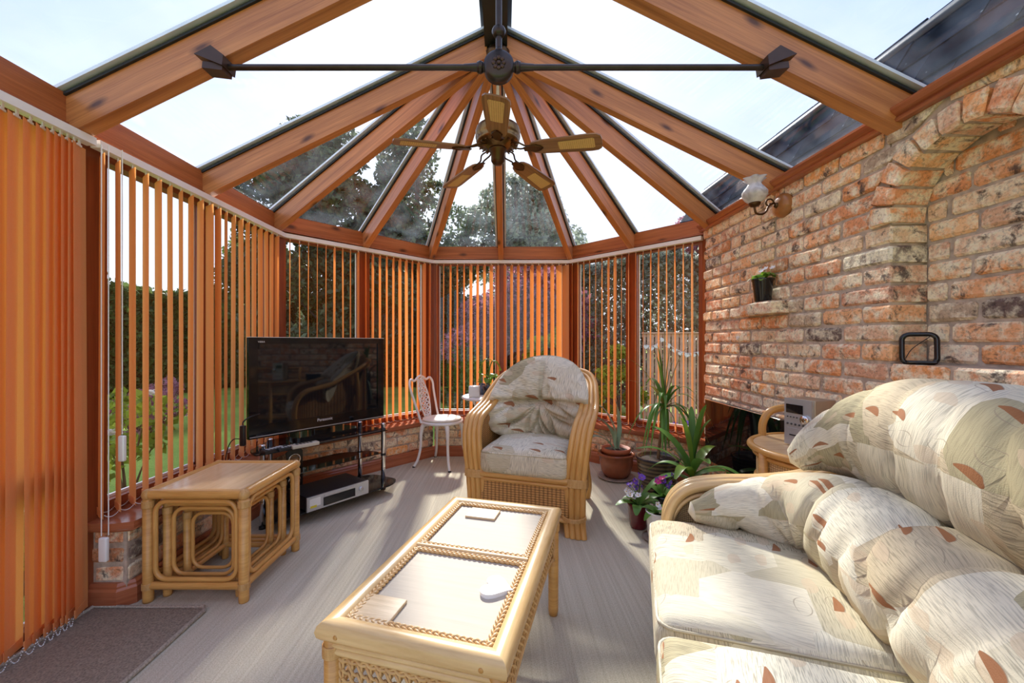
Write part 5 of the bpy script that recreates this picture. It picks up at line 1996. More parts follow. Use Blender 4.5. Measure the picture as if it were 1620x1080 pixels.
for i in range(3):
    a = math.radians(200 + 120 * i)
    c, s = math.cos(a), math.sin(a)
    MB().tube(crom([(c * .17, s * .17, .635), (c * .10, s * .10, .5), (c * .05, s * .05, .36), (c * .07, s * .07, .2), (c * .16, s * .16, .08), (c * .2, s * .2, .01)], 6), .011, 8).build('leg', 'white_enamel', gt)
TT = .652
cd = thing('candle_holder', 'small white cube candle holder on the white table', 'candle', (-.262, 3.66, TT))
MB().rbox((0, 0, .0475), (.095, .095, .095), .006, n=2, seg=2).build('cube', 'white_ceramic', cd)
MB().lathe([(.001, .0952), (.02, .0952), (.022, .097), (.001, .098)], 14).build('candle', 'candle_cream', cd)

# ------------------------------------------------------------------ cane side table with hi-fi
st = thing('side_table', 'half round honey cane side table with hooped back beside the sofa', 'table', (1.565, 1.94, 0))
SA, SB, SZ = .335, .34, .63


def ell(k, n, a=SA, b=SB):
    an = PI / 2 + PI * k / n
    return b * math.cos(an), a * math.sin(an)


poly = [ell(k, 24) for k in range(25)]
MB().prism(poly, SZ - .018, SZ - .002).build('table_top', 'nest_veneer', st)
rimp = [ell(k, 24, SA + .005, SB + .005) for k in range(25)]
MB().tube([(x, y, SZ - .012) for x, y in rimp], .017, 10).tube([(0, SA, SZ - .012), (0, -SA, SZ - .012)], .012, 8).build('top_rim', 'honey_cane', st)
MB().tube([(x * .95, y * .95, SZ - .045) for x, y in rimp], .012, 8).tube([(x * .93, y * .93, SZ - .17) for x, y in rimp], .010, 8).tube([(x * .95, y * .95, .16) for x, y in rimp], .014, 8).build('lower_rails', 'honey_cane', st)


def skirt(u, v):
    x, y = ell(u * 24, 24, SA * .94, SB * .94)
    return V(x, y, SZ - .06 - .10 * v)


MB().grid(skirt, 30, 2, uvs=(1.0, .1)).build('woven_skirt', 'wicker_pale', st)
MB().prism([(x * .9, y * .9) for x, y in poly], .15, .165).build('lower_shelf', 'nest_veneer', st)
for k in (3.6, 12, 20.4):
    x, y = ell(k, 24)
    MB().lathe([(.001, 0), (.019, 0), (.02, .02), (.02, SZ - .01), (.001, SZ)], 12, (x, y, 0)).build('leg', 'honey_cane', st)
x0, y0 = ell(3.6, 24)
x1, y1 = ell(20.4, 24)
hp_ = crom([(x0, y0, SZ - .03), (x0, y0, SZ + .06), (x0 + .035, y0 - .005, SZ + .125), (x0 + .11, y0 - .01, SZ + .148), (-.02, y0 - .06, SZ + .15), (-.012, 0, SZ + .15), (-.02, y1 + .06, SZ + .15), (x1 + .11, y1 + .01, SZ + .148), (x1 + .035, y1, SZ + .125), (x1, y1, SZ + .06), (x1, y1, SZ - .03)], 6)
MB().tube(hp_, .019, 10).build('back_hoop', 'honey_cane', st)

hf = thing('hifi_unit', 'compact silver stereo unit standing on the cane side table', 'stereo', (1.475, 1.985, SZ), math.radians(-75))
# local -y is the front
HW, HD, HH = .145, .13, .225
MB().rbox((0, .01, HH / 2 + .004), (HW, HD, HH), .004, n=2, seg=2).build('case', 'champagne_plastic', hf)
MB().box((-.004, -HD / 2 + .005, HH / 2 + .004), (HW - .006, .012, HH)).build('front_panel', 'silver_plastic', hf)
MB().box((-.020, -HD / 2 - .0022, HH * .80), (.085, .003, .042)).build('display', 'screen_glass', hf)
MB().lathe([(.021, 0), (.021, .010), (.019, .014), (.001, .013)], 24, (.036, -HD / 2 - .001, HH * .605), axis=(0, -1, 0)).build('volume_knob', 'chrome', hf)
mb = MB()
for i in range(6):
    mb.lathe([(.005, 0), (.005, .003), (.001, .0032)], 8, (-.055 + i * .02, -HD / 2 - .001, HH * .47), axis=(0, -1, 0))
for i in range(4):
    mb.lathe([(.0035, 0), (.0035, .003), (.001, .0032)], 8, (-.055 + i * .016, -HD / 2 - .001, HH * .62), axis=(0, -1, 0))
mb.build('buttons', 'grey_dark', hf)
MB().box((-.006, -HD / 2 - .0025, HH * .22), (.10, .003, HH * .33)).build('disc_door', 'silver_plastic', hf)
MB().box((-.006, -HD / 2 - .0042, HH * .235), (.075, .002, .006)).build('disc_slot', 'satin_black', hf)
mb = MB()
for i in range(9):
    for j in range(6):
        mb.box((HW / 2 + .0005, -.01 + i * .0075, HH * .55 + j * .0075), (.001, .0035, .0035))
mb.build('side_vents', 'grey_dark', hf)

# wall hung black glass electric fire
fp = thing('electric_fire', 'glossy black glass panel fire hung low on the brick wall', 'fireplace', (WX - .002, 2.715, .25))
MB().box((-.028, 0, .225), (.05, .83, .44)).build('case', 'satin_black', fp)
MB().box((-.056, 0, .225), (.006, .85, .45)).build('glass_front', 'fire_glass', fp)
mb = MB()
mb.tube([(-.058, -.425, .45), (-.058, .425, .45)], .003, 6)
mb.build('edge_trim', 'chrome', fp)

# ------------------------------------------------------------------ small things on the wall
an = thing('loop_antenna', 'black plastic loop antenna standing in the brick niche', 'antenna', (1.655, 1.635, NLEDGE), math.radians(-40))
ring = []
W2, H2, rc = .050, .060, .024
for cx, cz, a0 in ((W2 - rc, .058 + H2 - rc, 0), (-W2 + rc, .058 + H2 - rc, PI / 2), (-W2 + rc, .058 - H2 + rc + .002, PI), (W2 - rc, .058 - H2 + rc + .002, 1.5 * PI)):
    for k in range(6):
        a = a0 + PI / 2 * k / 5
        ring.append((cx + rc * math.cos(a), .012 + .10 * (cz - .03), cz + rc * math.sin(a)))
MB().tube(ring, .009, 8, closed=True, flat=(1.0, .8)).build('loop', 'gloss_black', an)
MB().rbox((0.005, 0.0, .007), (.085, .06, .012), .004, n=2, seg=2).build('base', 'gloss_black', an)
MB().tube(crom([(-.04, .01, .02), (-.02, .012, .06), (.03, .016, .108)], 4), .0016, 5).build('wire', 'rubber', an)
orn = MB().prism([(x * .30, z * .30) for x, z in hp[::-1]], -.004, .004, M=lambda p: V(p[2], p[0], p[1])).build('wall_heart', 'heart_white')
orn.location = (WX - .012, 2.79, 1.163)
tag(orn, 'tiny white heart ornament fixed to the brick wall', 'ornament')


# ------------------------------------------------------------------ plants
def leaf(mb, path, w, fold=.25, n=None, tipw=0.0, prof=None, side_hint=None):
    """blade along a path; w: max half width"""
    P = crom(path, 5)
    m = len(P)
    b = len(mb.v)
    L = 0
    for i, p in enumerate(P):
        t = unit(P[min(i + 1, m - 1)] - P[max(i - 1, 0)])
        s = np.cross(t, V(0, 0, 1))
        if np.linalg.norm(s) < .05:
            s = V(*(side_hint or (1, 0, 0)))
        s = unit(s)
        up = np.cross(s, t)
        u = i / (m - 1)
        ww = w * (prof(u) if prof else (math.sin(PI * (u * .93 + .05)) ** .6))
        ww = max(ww, .0006)
        mb.v += [tuple(p - s * ww + up * ww * fold), tuple(p), tuple(p + s * ww + up * ww * fold)]
    for i in range(m - 1):
        for k in (0, 1):
            a = b + i * 3 + k
            mb.face((a, a + 1, a + 4, a + 3), [(0, 0)] * 4, True)


def leaf_obj(path, w, mat, parent, **kw):
    mb = MB(); leaf(mb, path, w, **kw)
    return mb.build('leaf', mat, parent)


def arch_path(base, az, lenh, rise, droop, n=5):
    """a strap leaf leaving base, rising then bending over"""
    c, s = math.cos(az), math.sin(az)
    out = []
    for i in range(n):
        u = i / (n - 1)
        h = lenh * (u ** 1.1)
        z = rise * u * (1.6 - .6 * u) - droop * u ** 2.6
        out.append((base[0] + c * h, base[1] + s * h, base[2] + z))
    return out


def pot(parent, prof, mat, name='pot', c=(0, 0, 0), n=28):
    return MB().lathe(prof, n, c).build(name, mat, parent)


def soil(parent, r, z, c=(0, 0, 0)):
    return MB().lathe([(r, z), (r * .6, z + .006), (.001, z + .008)], 18, c, wob=lambda a, i: .02 * math.sin(5 * a + i)).build('soil', 'soil', parent)


# potted amaryllis in a terracotta pot inside a brown cachepot
pa = thing('potted_plant', 'strap leaved plant in terracotta and glazed brown pots right of the armchair', 'plant', (0.94, 3.44, 0))
pot(pa, [(.001, .0), (.13, .0), (.15, .012), (.152, .022), (.14, .018), (.001, .014)], 'saucer_grey', 'saucer')
pot(pa, [(.001, .018), (.095, .018), (.12, .06), (.138, .14), (.138, .19), (.152, .195), (.152, .212), (.132, .213), (.128, .19), (.11, .06), (.001, .05)], 'glazed_brown', 'outer_pot')
pot(pa, [(.085, .10), (.105, .215), (.118, .22), (.118, .255), (.105, .255), (.098, .235), (.001, .23)], 'terracotta', 'inner_pot')
soil(pa, .10, .236)
leaf_obj([(.0, 0, .24), (-.03, -.03, .36), (-.10, -.06, .46), (-.20, -.08, .53), (-.27, -.09, .50), (-.285, -.09, .44)], .032, 'leaf_blue', pa)
leaf_obj([(.01, 0, .24), (-.01, .02, .40), (-.08, .05, .55), (-.16, .07, .60), (-.20, .08, .53)], .03, 'leaf_blue', pa)
leaf_obj([(.02, 0, .24), (.03, .01, .40), (.02, .03, .55), (.0, .04, .66)], .022, 'leaf_blue', pa, side_hint=(1, 0, 0))
leaf_obj([(-.02, -.02, .24), (-.10, -.05, .33), (-.2, -.07, .36), (-.27, -.08, .30)], .028, 'leaf_blue', pa)
leaf_obj([(-.02, .02, .24), (-.09, .03, .34), (-.19, .02, .38), (-.26, .0, .40), (-.30, -.01, .36)], .028, 'leaf_blue', pa)

# dracaena
dc = thing('potted_dracaena', 'tall dracaena with long drooping leaves in a dark striped pot', 'plant', (1.17, 3.12, 0))
pot(dc, [(.001, .0), (.10, .0), (.115, .02), (.14, .12), (.152, .22), (.152, .25), (.16, .255), (.16, .27), (.145, .27), (.14, .24), (.001, .22)], 'striped_glaze')
MB().tube([(.156 * math.cos(2 * PI * k / 28), .156 * math.sin(2 * PI * k / 28), .262) for k in range(28)], .009, 6, closed=True).build('rim', 'dark_glaze', dc)
soil(dc, .138, .245)
MB().tube(crom([(0, 0, .23), (.012, .0, .36), (.03, -.01, .50), (.045, -.01, .62)], 5), [.012] * 16, 8).build('stem', 'stem_brown', dc)
head = (.048, -.01, .63)
rr = random.Random(12)
for i in range(34):
    az = rr.uniform(0, 2 * PI)
    k = i / 34
    if k < .18:
        ln, ri, dr = rr.uniform(.04, .10), rr.uniform(.38, .50), 0.0
    elif k < .45:
        ln, ri, dr = rr.uniform(.20, .36), rr.uniform(.22, .36), rr.uniform(.10, .32)
    elif k < .8:
        ln, ri, dr = rr.uniform(.22, .34), rr.uniform(.08, .16), rr.uniform(.30, .50)
    else:
        ln, ri, dr = rr.uniform(.10, .18), rr.uniform(.0, .05), rr.uniform(.34, .48)
    p = arch_path(head, az, ln, ri, dr)
    p = [(x, y, max(z, .30)) if math.hypot(x - .0, y) < .15 else (x, y, max(z, .05)) for x, y, z in p]
    p = [(min(x, .40), y if y < .30 else .30, z) for x, y, z in p]
    leaf_obj(p, rr.uniform(.013, .018), 'leaf_house' if rr.random() < .75 else ('leaf_blue' if rr.random() < .6 else 'leaf_dry'), dc, prof=lambda u: min(1, u * 6) * (1 - u ** 3))
for az, ln, ri, dr in ((2.6, .36, .30, .12), (3.6, .40, .42, .02), (.5, .28, .50, .02), (1.2, .22, .62, .0), (5.6, .34, .30, .4)):
    p = arch_path(head, az, ln, ri, dr)
    leaf_obj([(min(x, .40), min(y, .3), z) for x, y, z in p], .004, 'leaf_dry', dc)

# broad leaved cordyline in a black pot
cp = thing('potted_cordyline', 'bushy plant with broad green sword leaves in a black pot behind the sofa arm', 'plant', (1.25, 2.72, 0))
pot(cp, [(.001, 0), (.075, 0), (.10, .14), (.108, .145), (.108, .165), (.098, .165), (.092, .15), (.001, .145)], 'black_pot')
soil(cp, .092, .15)
MB().tube([(0, 0, .14), (.0, 0, .22), (.005, 0, .30)], .011, 8).build('stem', 'stem_brown', cp)
for i in range(20):
    az = 2.399 * i + .3
    k = i / 20
    ln = .34 + .08 * math.sin(i * 3.1) if k > .25 else .11
    ri = .34 - .30 * k + .04 * math.sin(i * 2.3)
    if k <= .25:
        ri = .42 + .05 * math.sin(i)
    dr = .02 + .30 * max(0, k - .25)
    p = arch_path((.0, 0, .20 + .10 * (1 - k)), az, ln, ri, dr)
    p = [(min(x, .25), y, max(z, .08)) for x, y, z in p]
    leaf_obj(p, .033 if k > .2 else .022, 'leaf_house' if i % 4 else 'leaf_lime', cp)


def flower(mb, c, r, petals=5, tilt=0.0, az=0.0):
    b0 = len(mb.v)
    for k in range(petals):
        a = 2 * PI * k / petals
        pts = []
        for u, w in ((0, .15), (.35, .42), (.75, .5), (1, .22)):
            pts.append((u, w))
        L = [(u * math.cos(a) - w * math.sin(a) * .8, u * math.sin(a) + w * math.cos(a) * .8, .35 * u * u) for u, w in pts]
        Rr_ = [(u * math.cos(a) + w * math.sin(a) * .8, u * math.sin(a) - w * math.cos(a) * .8, .35 * u * u) for u, w in pts]
        b = len(mb.v)
        mb.v += L + Rr_
        for i in range(3):
            mb.face((b + i, b + i + 1, b + 5 + i, b + 4 + i), [(0, 0)] * 4, True)
    ct_, st_ = math.cos(tilt), math.sin(tilt)
    ca, sa = math.cos(az), math.sin(az)
    for i in range(b0, len(mb.v)):
        x, y, z = (q * r for q in mb.v[i])
        x, z = x * ct_ + z * st_, -x * st_ + z * ct_
        mb.v[i] = (c[0] + x * ca - y * sa, c[1] + x * sa + y * ca, c[2] + z)


def violet(label, loc, potm, prof, rs, groups, leaves, seed, leafmat='leaf_house'):
    t = thing('flowering_plant', label, 'plant', loc)
    pot(t, prof, potm)
    soil(t, rs, prof[-1][1] + .004)
    z0 = prof[-1][1]
    r = random.Random(seed)
    for i in range(leaves):
        az = 2 * PI * i / leaves + r.uniform(-.3, .3)
        ln = r.uniform(.09, .15)
        p = arch_path((0, 0, z0), az, ln, r.uniform(.03, .10), r.uniform(.0, .07))
        leaf_obj(p, r.uniform(.024, .034), leafmat, t, fold=.15)
    for mat, n, cx, cy, cz, sp in groups:
        stem = MB()
        for i in range(n):
            p = (cx + r.uniform(-sp, sp), cy + r.uniform(-sp, sp), cz + r.uniform(-sp, sp) * .7)
            fl = MB()
            flower(fl, p, r.uniform(.016, .024), tilt=r.uniform(.2, 1.1), az=r.uniform(3.0, 6.2))
            fo = fl.build('flower', mat, t)
            MB().sphere((p[0], p[1], p[2] + .003), .0035, 6, 4).build('flower_centre', 'flower_yellow', fo)
            stem.tube(crom([(0, 0, z0), (p[0] * .4, p[1] * .4, (z0 + p[2]) / 2 + .02), p], 4), .0016, 5)
        stem.build('flower_stems', 'stem_green', t)
    return t


violet('burgundy pot of purple and white flowers beside the sofa arm', (.825, 2.52, 0), 'burgundy_glaze',
       [(.001, 0), (.045, 0), (.05, .01), (.062, .13), (.066, .14), (.066, .15), (.058, .15), (.052, .13), (.001, .125)], .052,
       [('flower_purple', 12, -.01, .02, .27, .045), ('flower_white', 9, -.045, -.02, .21, .035)], 9, 3)
violet('small white pot of white flowers with broad leaves, nearest the sofa seat', (.885, 2.36, 0), 'white_ceramic',
       [(.001, .012), (.05, .012), (.055, .02), (.066, .155), (.068, .165), (.062, .165), (.058, .15), (.001, .145)], .058,
       [('flower_white', 8, .03, -.03, .20, .035), ('flower_white', 4, .045, -.04, .14, .02)], 7, 8)
bpy.data.objects['flowering_plant.001']  # the white pot stands on a glass saucer
MB().lathe([(.001, .0), (.06, .0), (.085, .012), (.088, .016), (.07, .011), (.001, .0115)], 24).build('saucer', 'saucer_grey', bpy.data.objects['flowering_plant.001'])
violet('black pot of magenta and purple flowers behind the white pot', (1.03, 2.66, 0), 'black_pot',
       [(.001, 0), (.05, 0), (.07, .13), (.074, .135), (.074, .15), (.066, .15), (.06, .13), (.001, .125)], .06,
       [('flower_magenta', 6, -.03, -.03, .25, .028), ('flower_purple', 9, .0, -.02, .235, .04), ('flower_purple', 4, .08, .0, .27, .02)], 8, 15)

# plant in a tall black pot on the brick shelf
bp = thing('shelf_plant', 'small pale flowered plant in a tall black pot on the projecting brick', 'plant', (WX - .062, 2.44, EYE + 3 * BH - JT / 2 - .0005))
pot(bp, [(.001, 0), (.038, 0), (.043, .01), (.056, .125), (.06, .13), (.06, .14), (.053, .14), (.048, .12), (.001, .115)], 'black_pot')
soil(bp, .05, .12)
r = random.Random(5)
for i in range(11):
    az = 2 * PI * i / 11
    leaf_obj(arch_path((0, 0, .125), az, r.uniform(.06, .09), r.uniform(.05, .08), r.uniform(.03, .06)), r.uniform(.018, .025), 'leaf_lime' if i % 3 else 'leaf_house', bp, fold=.1)
for i in range(3):
    fl = MB(); p = (-.02 + .03 * i, r.uniform(-.03, .03), .19 + r.uniform(-.01, .02))
    flower(fl, p, .016, tilt=.8, az=3.6)
    fl.build('flower', 'flower_white', bp)
    MB().tube([(0, 0, .12), (p[0] * .6, p[1] * .6, .17), p], .0015, 5).build('flower_stem', 'stem_green', bp)

# curly plant on the white table
tp = thing('table_plant', 'small potted plant with a curling green leaf on the white table', 'plant', (-.12, 3.61, TT))
pot(tp, [(.001, 0), (.05, 0), (.065, .06), (.07, .10), (.064, .10), (.058, .085), (.001, .08)], 'dark_glaze')
soil(tp, .058, .085)
MB().tube(crom([(0, 0, .08), (-.01, 0, .18), (.0, 0, .27), (.02, 0, .32)], 5), .005, 6).build('stem', 'stem_green', tp)
for p, w in (([(.02, 0, .32), (-.03, -.02, .335), (-.07, -.03, .29), (-.085, -.03, .22), (-.075, -.03, .18)], .024),
             ([(.02, 0, .32), (.05, -.02, .31), (.085, -.03, .25), (.08, -.03, .20)], .026),
             ([(-.01, 0, .17), (-.06, -.03, .2), (-.085, -.04, .15), (-.08, -.04, .10)], .034),
             ([(0, 0, .17), (.06, -.02, .19), (.1, -.02, .15)], .03),
             ([(0, 0, .12), (-.02, -.05, .17), (-.03, -.085, .13)], .03),
             ([(0, 0, .14), (.03, .05, .2), (.05, .08, .16)], .03)):
    leaf_obj(p, w, 'leaf_lime', tp, fold=.2)
vs = MB().lathe([(.001, 0), (.03, 0), (.042, .03), (.045, .06), (.034, .085), (.03, .09), (.034, .10), (.031, .10), (.027, .09), (.038, .055), (.001, .01)], 20).build('small_vase', 'blue_lens')
vs.location = (-.20, 3.80, TT)
tag(vs, 'little blue grey vase between the candle holder and the plant', 'vase')

# heart hung in the bay window
o = MB().prism([(x * .42, z * .42) for x, z in hp[::-1]], -.004, .004, M=lambda p: V(p[0], p[2], p[1])).build('window_heart', 'heart_white')
o.location = (1.205, 3.83, 1.10)
tag(o, 'small white heart hanging against the bay window mullion', 'ornament')

# ------------------------------------------------------------------ the garden
GZ = -0.16
gm = MB()
gm.prism([(-60, -20), (60, -20), (60, 90), (-60, 90)], GZ - .3, GZ)
o = gm.build('ground_lawn', 'lawn')
struct(o, 'green lawn around the conservatory')


def scatter(n, pts_fn, size, seed, mat, name, parent, kind=None, aspect=.55, spread=1.0):
    """leaf cards: one small bent quad per leaf"""
    r = np.random.default_rng(seed)
    P = pts_fn(r, n)
    n = len(P)
    th = r.uniform(0, 2 * PI, n); ph = np.arccos(r.uniform(-1, 1, n))
    d = np.stack([np.sin(ph) * np.cos(th), np.sin(ph) * np.sin(th), np.cos(ph) * spread], 1)
    d /= np.linalg.norm(d, axis=1, keepdims=True)
    ref = r.normal(size=(n, 3))
    s = np.cross(d, ref); s /= np.linalg.norm(s, axis=1, keepdims=True)
    sz = size * r.uniform(.6, 1.4, n)[:, None]
    a = P - d * sz * .5
    c = P + d * sz * .5
    nn = np.cross(d, s)
    b = P + s * sz * aspect * .5 + nn * sz * .12
    e = P - s * sz * aspect * .5 + nn * sz * .12
    v = np.stack([a, b, c, e], 1).reshape(-1, 3)
    me = bpy.data.meshes.new(name)
    me.vertices.add(4 * n); me.vertices.foreach_set('co', v.ravel())
    me.loops.add(4 * n); me.loops.foreach_set('vertex_index', np.arange(4 * n))
    me.polygons.add(n); me.polygons.foreach_set('loop_start', np.arange(0, 4 * n, 4)); me.polygons.foreach_set('loop_total', np.full(n, 4))
    me.materials.append(MATS[mat])
    me.update(calc_edges=True)
    me.validate()
    return link(name, me, parent, None, kind)


def blobs(cs):
    """cs: list of (x,y,z,rx,ry,rz) ellipsoids, leaves concentrated in the outer shell"""
    cs = np.array(cs, float)
    w = cs[:, 3] * cs[:, 4] + cs[:, 3] * cs[:, 5] + cs[:, 4] * cs[:, 5]
    w /= w.sum()

    def f(r, n):
        i = r.choice(len(cs), n, p=w)
        d = r.normal(size=(n, 3)); d /= np.linalg.norm(d, axis=1, keepdims=True)
        rad = r.uniform(.45, 1.0, n)[:, None] ** .6
        return cs[i, :3] + d * rad * cs[i, 3:6]
    return f


def tree(name, label, x, y, h, rad, seed, mat, n, trunk=True, low=0.25, size=.16, loose=1.0, cat='tree', group=None):
    t = thing(name, label, cat, (x, y, GZ), 0, group)
    r = random.Random(seed)
    cs = []
    for k in range(int(12 + 10 * rad)):
        u = r.uniform(low, 1)
        wd = rad * (math.sin(PI * min(1, (u - low) / (1.02 - low) * .85 + .12)) ** .7)
        a = r.uniform(0, 2 * PI); q = r.uniform(.2, .85) * wd * loose
        s = r.uniform(.28, .5) * rad * .8
        cs.append((q * math.cos(a), q * math.sin(a), u * h * .94, s, s, s * .8))
    if trunk:
        mb = MB().tube(crom([(0, 0, 0), (.05, 0, h * .3), (-.04, .05, h * .6), (0, 0, h * .88)], 4), [.05 * h * .5 * (1 - .06 * i) for i in range(13)], 8)
        for c in cs[::2]:
            z = c[2] * .6
            mb.tube(crom([(0, 0, z), (c[0] * .5, c[1] * .5, (z + c[2]) / 2 + .1), (c[0], c[1], c[2])], 3), [.03, .026, .022, .018, .015, .012, .009], 5)
        mb.build('trunk', 'bark', t)
    scatter(n, blobs(cs), size, seed, mat, 'foliage', t, 'stuff')
    return t


# far hedge on the left, in two runs
def hedge(name, label, a, b, h, th, n, seed, mat, size=.13, z0=0.0, cat='hedge', core=True):
    a, b = np.array(a, float), np.array(b, float)
    L = float(np.linalg.norm(b - a)); t = (b - a) / L; ang = math.atan2(t[1], t[0])
    o = thing(name, label, cat, (a[0], a[1], GZ), ang)
    nz = smooth_noise(seed)

    def f(r, n):
        x = r.uniform(0, L, n)
        hh = h * (1 + .10 * np.array([nz(q * .35, 0) for q in x]))
        side = r.uniform(0, 1, n)
        y = np.where(side < .75, -th / 2 + r.exponential(.12, n), r.uniform(-th / 2, th / 2, n))
        z = np.where(side < .75, r.uniform(z0, 1, n) * hh, hh + r.normal(0, .08, n))
        y = y + .10 * np.sin(x * 3.1 + z * 2.0) + .08 * np.sin(x * 7.3 - z * 4)
        return np.stack([x, y, z], 1)
    scatter(n, f, size, seed, mat, 'foliage', o, 'stuff')
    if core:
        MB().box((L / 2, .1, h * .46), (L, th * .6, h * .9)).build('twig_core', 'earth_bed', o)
    return o


hedge('hedge', 'dark clipped hedge beyond the lawn seen through the left window', (-11.0, 5.6), (-8.2, 12.2), 2.5, 1.0, 26000, 1, 'leaf_dark', .16)
hedge('hedge', 'long dark hedge closing the far side of the lawn', (-8.4, 12.2), (3.0, 12.8), 2.6, 1.0, 30000, 2, 'leaf_dark', .16)
tree('evergreen_tree', 'rounded evergreen tree above the hedge, beyond the left window', -7.6, 12.6, 4.4, 1.7, 3, 'leaf_dark', 9000, size=.17)
tree('olive_tree', 'pale olive leaved tree at the left end of the hedge', -12.6, 11.2, 3.6, 2.0, 4, 'leaf_olive', 8000, size=.17)
tree('garden_tree', 'slim dark tree standing before the hedge, left of the television', -5.6, 9.6, 4.1, 1.2, 5, 'leaf_tall', 9000, size=.13)
tree('broadleaf_tree', 'large leafy tree behind the television, with light between its leaves', -3.9, 9.0, 6.2, 2.0, 6, 'leaf_tall', 30000, low=.12, size=.13)
tree('broadleaf_tree', 'slimmer loose leaved tree between the television and the maple', -2.7, 8.6, 5.2, 1.3, 7, 'leaf_tall', 17000, low=.16, size=.12)
tree('tall_tree', 'tall airy tree whose top shows through the roof left of the ceiling fan', -2.6, 12.4, 7.6, 2.5, 8, 'leaf_tall', 26000, low=.2, size=.15)
tree('tall_tree', 'tall airy tree whose top shows through the roof below the ceiling fan', 0.4, 13.2, 7.4, 2.4, 9, 'leaf_grey', 24000, low=.2, size=.15)
tree('maple_tree', 'purple leaved maple spreading behind the central windows', 0.45, 7.6, 2.75, 1.6, 10, 'leaf_maple', 26000, low=.30, size=.085)
tree('green_shrub', 'bright yellow green shrub just outside the far window behind the armchair', 0.75, 6.1, 1.45, .62, 11, 'leaf_bright', 5200, low=.1, size=.075, cat='shrub')
tree('green_shrub', 'bright green shrub outside the bay window right of the armchair', 1.62, 5.9, 1.25, .45, 12, 'leaf_bright', 3200, low=.1, size=.07, cat='shrub')
tree('green_shrub', 'dark green shrub under the maple', -.55, 6.9, 1.2, .6, 13, 'leaf_dark', 5000, low=.05, size=.08, cat='shrub')
hedge('ivy_hedge', 'high grey green ivy hedge beyond the bay beside the brick wall', (1.0, 8.4), (5.6, 6.6), 2.72, .8, 36000, 14, 'leaf_grey', .10, z0=.05, core=False)
tree('maple_tree', 'small red leaved maple top above the ivy hedge by the brick wall', 4.1, 8.8, 4.2, .9, 15, 'leaf_maple', 6000, low=.5, size=.09)

# slatted fence with a garland of hearts
fc = thing('slat_fence', 'fence of narrow upright timber slats outside the bay by the brick wall', 'fence', (2.02, 6.0, GZ), math.radians(-14))
FL, FH = 1.75, 1.42
sm_ = MB().box((0, 0, FH / 2), (.038, .016, FH)).mesh('slat', 'fence_timber')
for i in range(int(FL / .056)):
    s = link('slat', sm_, fc); s.location = (.03 + i * .056, 0, random.uniform(-.006, .006))
for z in (.25, .75, FH - .02):
    MB().box((FL / 2, .02, z), (FL, .03, .05)).build('rail', 'fence_timber', fc)
MB().box((FL / 2, -.002, FH + .012), (FL + .02, .05, .02)).build('capping', 'fence_timber', fc)
gl = thing('heart_garland', 'string of little white hearts hung across the slatted fence', 'garland', (2.05, 5.93, GZ), math.radians(-14))
cps = []
for x0, x1, n in ((.0, .22, 3), (.22, .95, 9), (.95, 1.6, 7)):
    for k in range(n):
        u = k / n
        cps.append((x0 + (x1 - x0) * u, -.02, 1.36 - .30 * (x1 - x0) * 4 * u * (1 - u) - (.10 * (1 - u) if x0 == 0 else 0)))
MB().tube(cps, .004, 5).build('string', 'bead_white', gl)
hm = MB().prism([(x * .72, z * .72) for x, z in hp[::-1]], -.006, .006, M=lambda p: V(p[0], p[2], p[1])).mesh('heart', 'heart_white')
for c in cps:
    h_ = link('heart', hm, gl); h_.location = (c[0], c[1] - .01, c[2] - .03); h_.rotation_euler = (0, random.uniform(-.5, .5), 0)


# roses outside the left window
def rose(label, x, y, h, seed, blooms):
    t = thing('rose_bush', label, 'rose', (x, y, GZ), 0, 'rose bushes outside the left window')
    r = random.Random(seed)
    stems = MB()
    tips = []
    for k in range(6):
        a = r.uniform(0, 2 * PI); q = r.uniform(.12, .34)
        tip = (q * math.cos(a), q * math.sin(a), h * r.uniform(.65, 1.0))
        tips.append(tip)
        stems.tube(crom([(0, 0, 0), (tip[0] * .3, tip[1] * .3, tip[2] * .45), tip], 4), [.009] * 4 + [.006] * 5, 6)
    stems.build('stems', 'stem_brown', t)
    cs = [(p[0] * u, p[1] * u, p[2] * (u ** .7), .10, .10, .09) for p in tips for u in (.55, .8, 1.0)]
    scatter(420, blobs(cs), .07, seed, 'leaf_bright', 'foliage', t, 'stuff', aspect=.7)
    for k in range(blooms):
        p = tips[k]
        fl = MB()
        for q, (rr_, tl) in enumerate(((.05, .2), (.04, .35), (.028, .1))):
            flower(fl, (p[0] + .03, p[1] - .03, p[2] + .02 + q * .012), rr_, 6, tl, q * 1.1)
        fl.build('bloom', 'rose_petal', t)


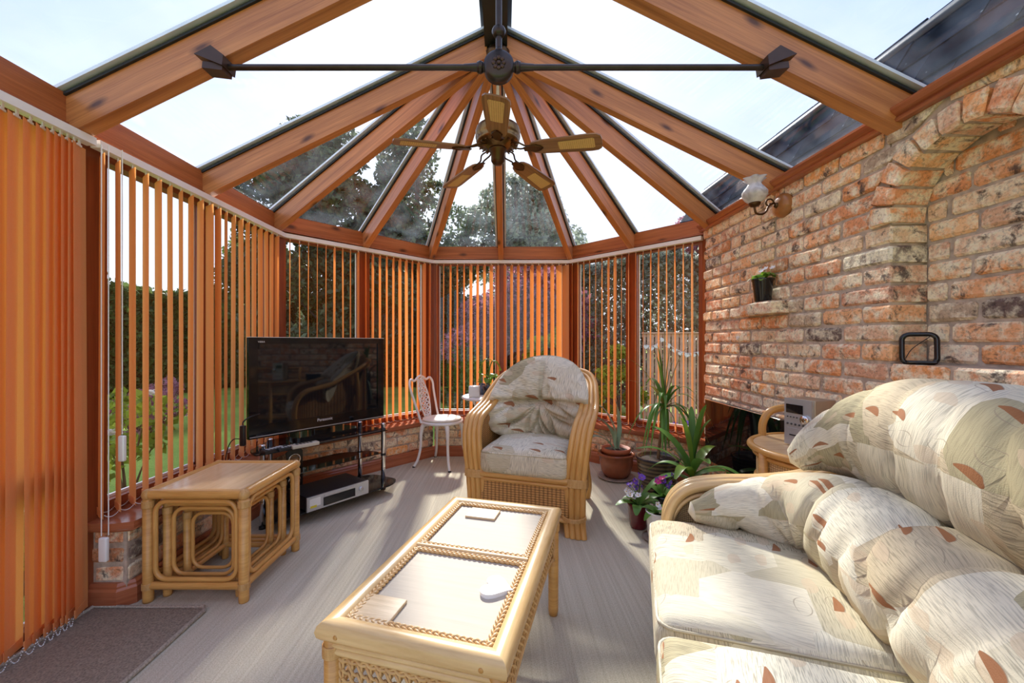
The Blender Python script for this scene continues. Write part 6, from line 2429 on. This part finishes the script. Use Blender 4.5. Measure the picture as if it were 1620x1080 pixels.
rose('rose bush with a single white bloom close to the left window', -2.62, 2.35, .80, 21, 2)
rose('leggy rose bush nearest the door post', -2.35, 1.98, .72, 22, 1)
rose('tall rose bush behind the nest of tables, outside the glass', -2.75, 3.0, .95, 23, 1)
tree('red_shrub', 'low dark red shrub at the lawn edge beyond the left window', -5.0, 5.9, .75, .55, 24, 'leaf_maple', 2500, trunk=False, low=.05, size=.06, cat='shrub')
# flower bed by the bay
fb = thing('flower_bed', 'bed of pink and purple flowers outside the bay, low beside the fence', 'flower bed', (1.75, 5.0, GZ))
scatter(900, blobs([(0, 0, .14, .3, .2, .14), (.3, .1, .12, .25, .2, .12)]), .06, 31, 'leaf_bright', 'foliage', fb, 'stuff')
r = random.Random(3)
for i in range(16):
    fl = MB(); flower(fl, (r.uniform(-.25, .5), r.uniform(-.2, .2), r.uniform(.2, .34)), .035, tilt=r.uniform(.3, 1.1), az=r.uniform(3, 6))
    fl.build('flower', 'flower_magenta' if i % 2 else 'flower_purple', fb)

# slate roof of the house beyond the brick wall
sr = thing('slate_roof', 'dark wet slate roof of the house above the brick wall', 'roof', (1.86, 0, 2.20))
ang = math.radians(60)
ca, sa = math.cos(ang), math.sin(ang)
MB().hexa([(.04, -1.0, -.06), (.60 * ca + .04, -1.0, .60 * sa - .06), (.60 * ca + .04, 4.6, .60 * sa - .06), (.04, 4.6, -.06), (0, -1.0, -.02), (.60 * ca, -1.0, .60 * sa - .02), (.60 * ca, 4.6, .60 * sa - .02), (0, 4.6, -.02)]).build('roof_deck', 'gasket_black', sr)
slm = [MB().box((.17, 0, .006), (.37, .392, .010)).mesh('slate', 'slate_wet') for _ in range(2)]
for rw in range(3):
    for k in range(14):
        s = link('slate', slm[(rw + k) % 2], sr)
        d = -.03 + rw * .2
        s.location = (d * ca, -.85 + k * .4 + (.2 if rw % 2 else 0), d * sa + .004)
        s.rotation_euler = (0, -ang + .035 + random.uniform(-.01, .01), random.uniform(-.01, .01))
MB().tube([(.62 * ca, -1.0, .62 * sa), (.62 * ca, 4.62, .62 * sa)], .035, 10).build('ridge_tiles', 'slate', sr)
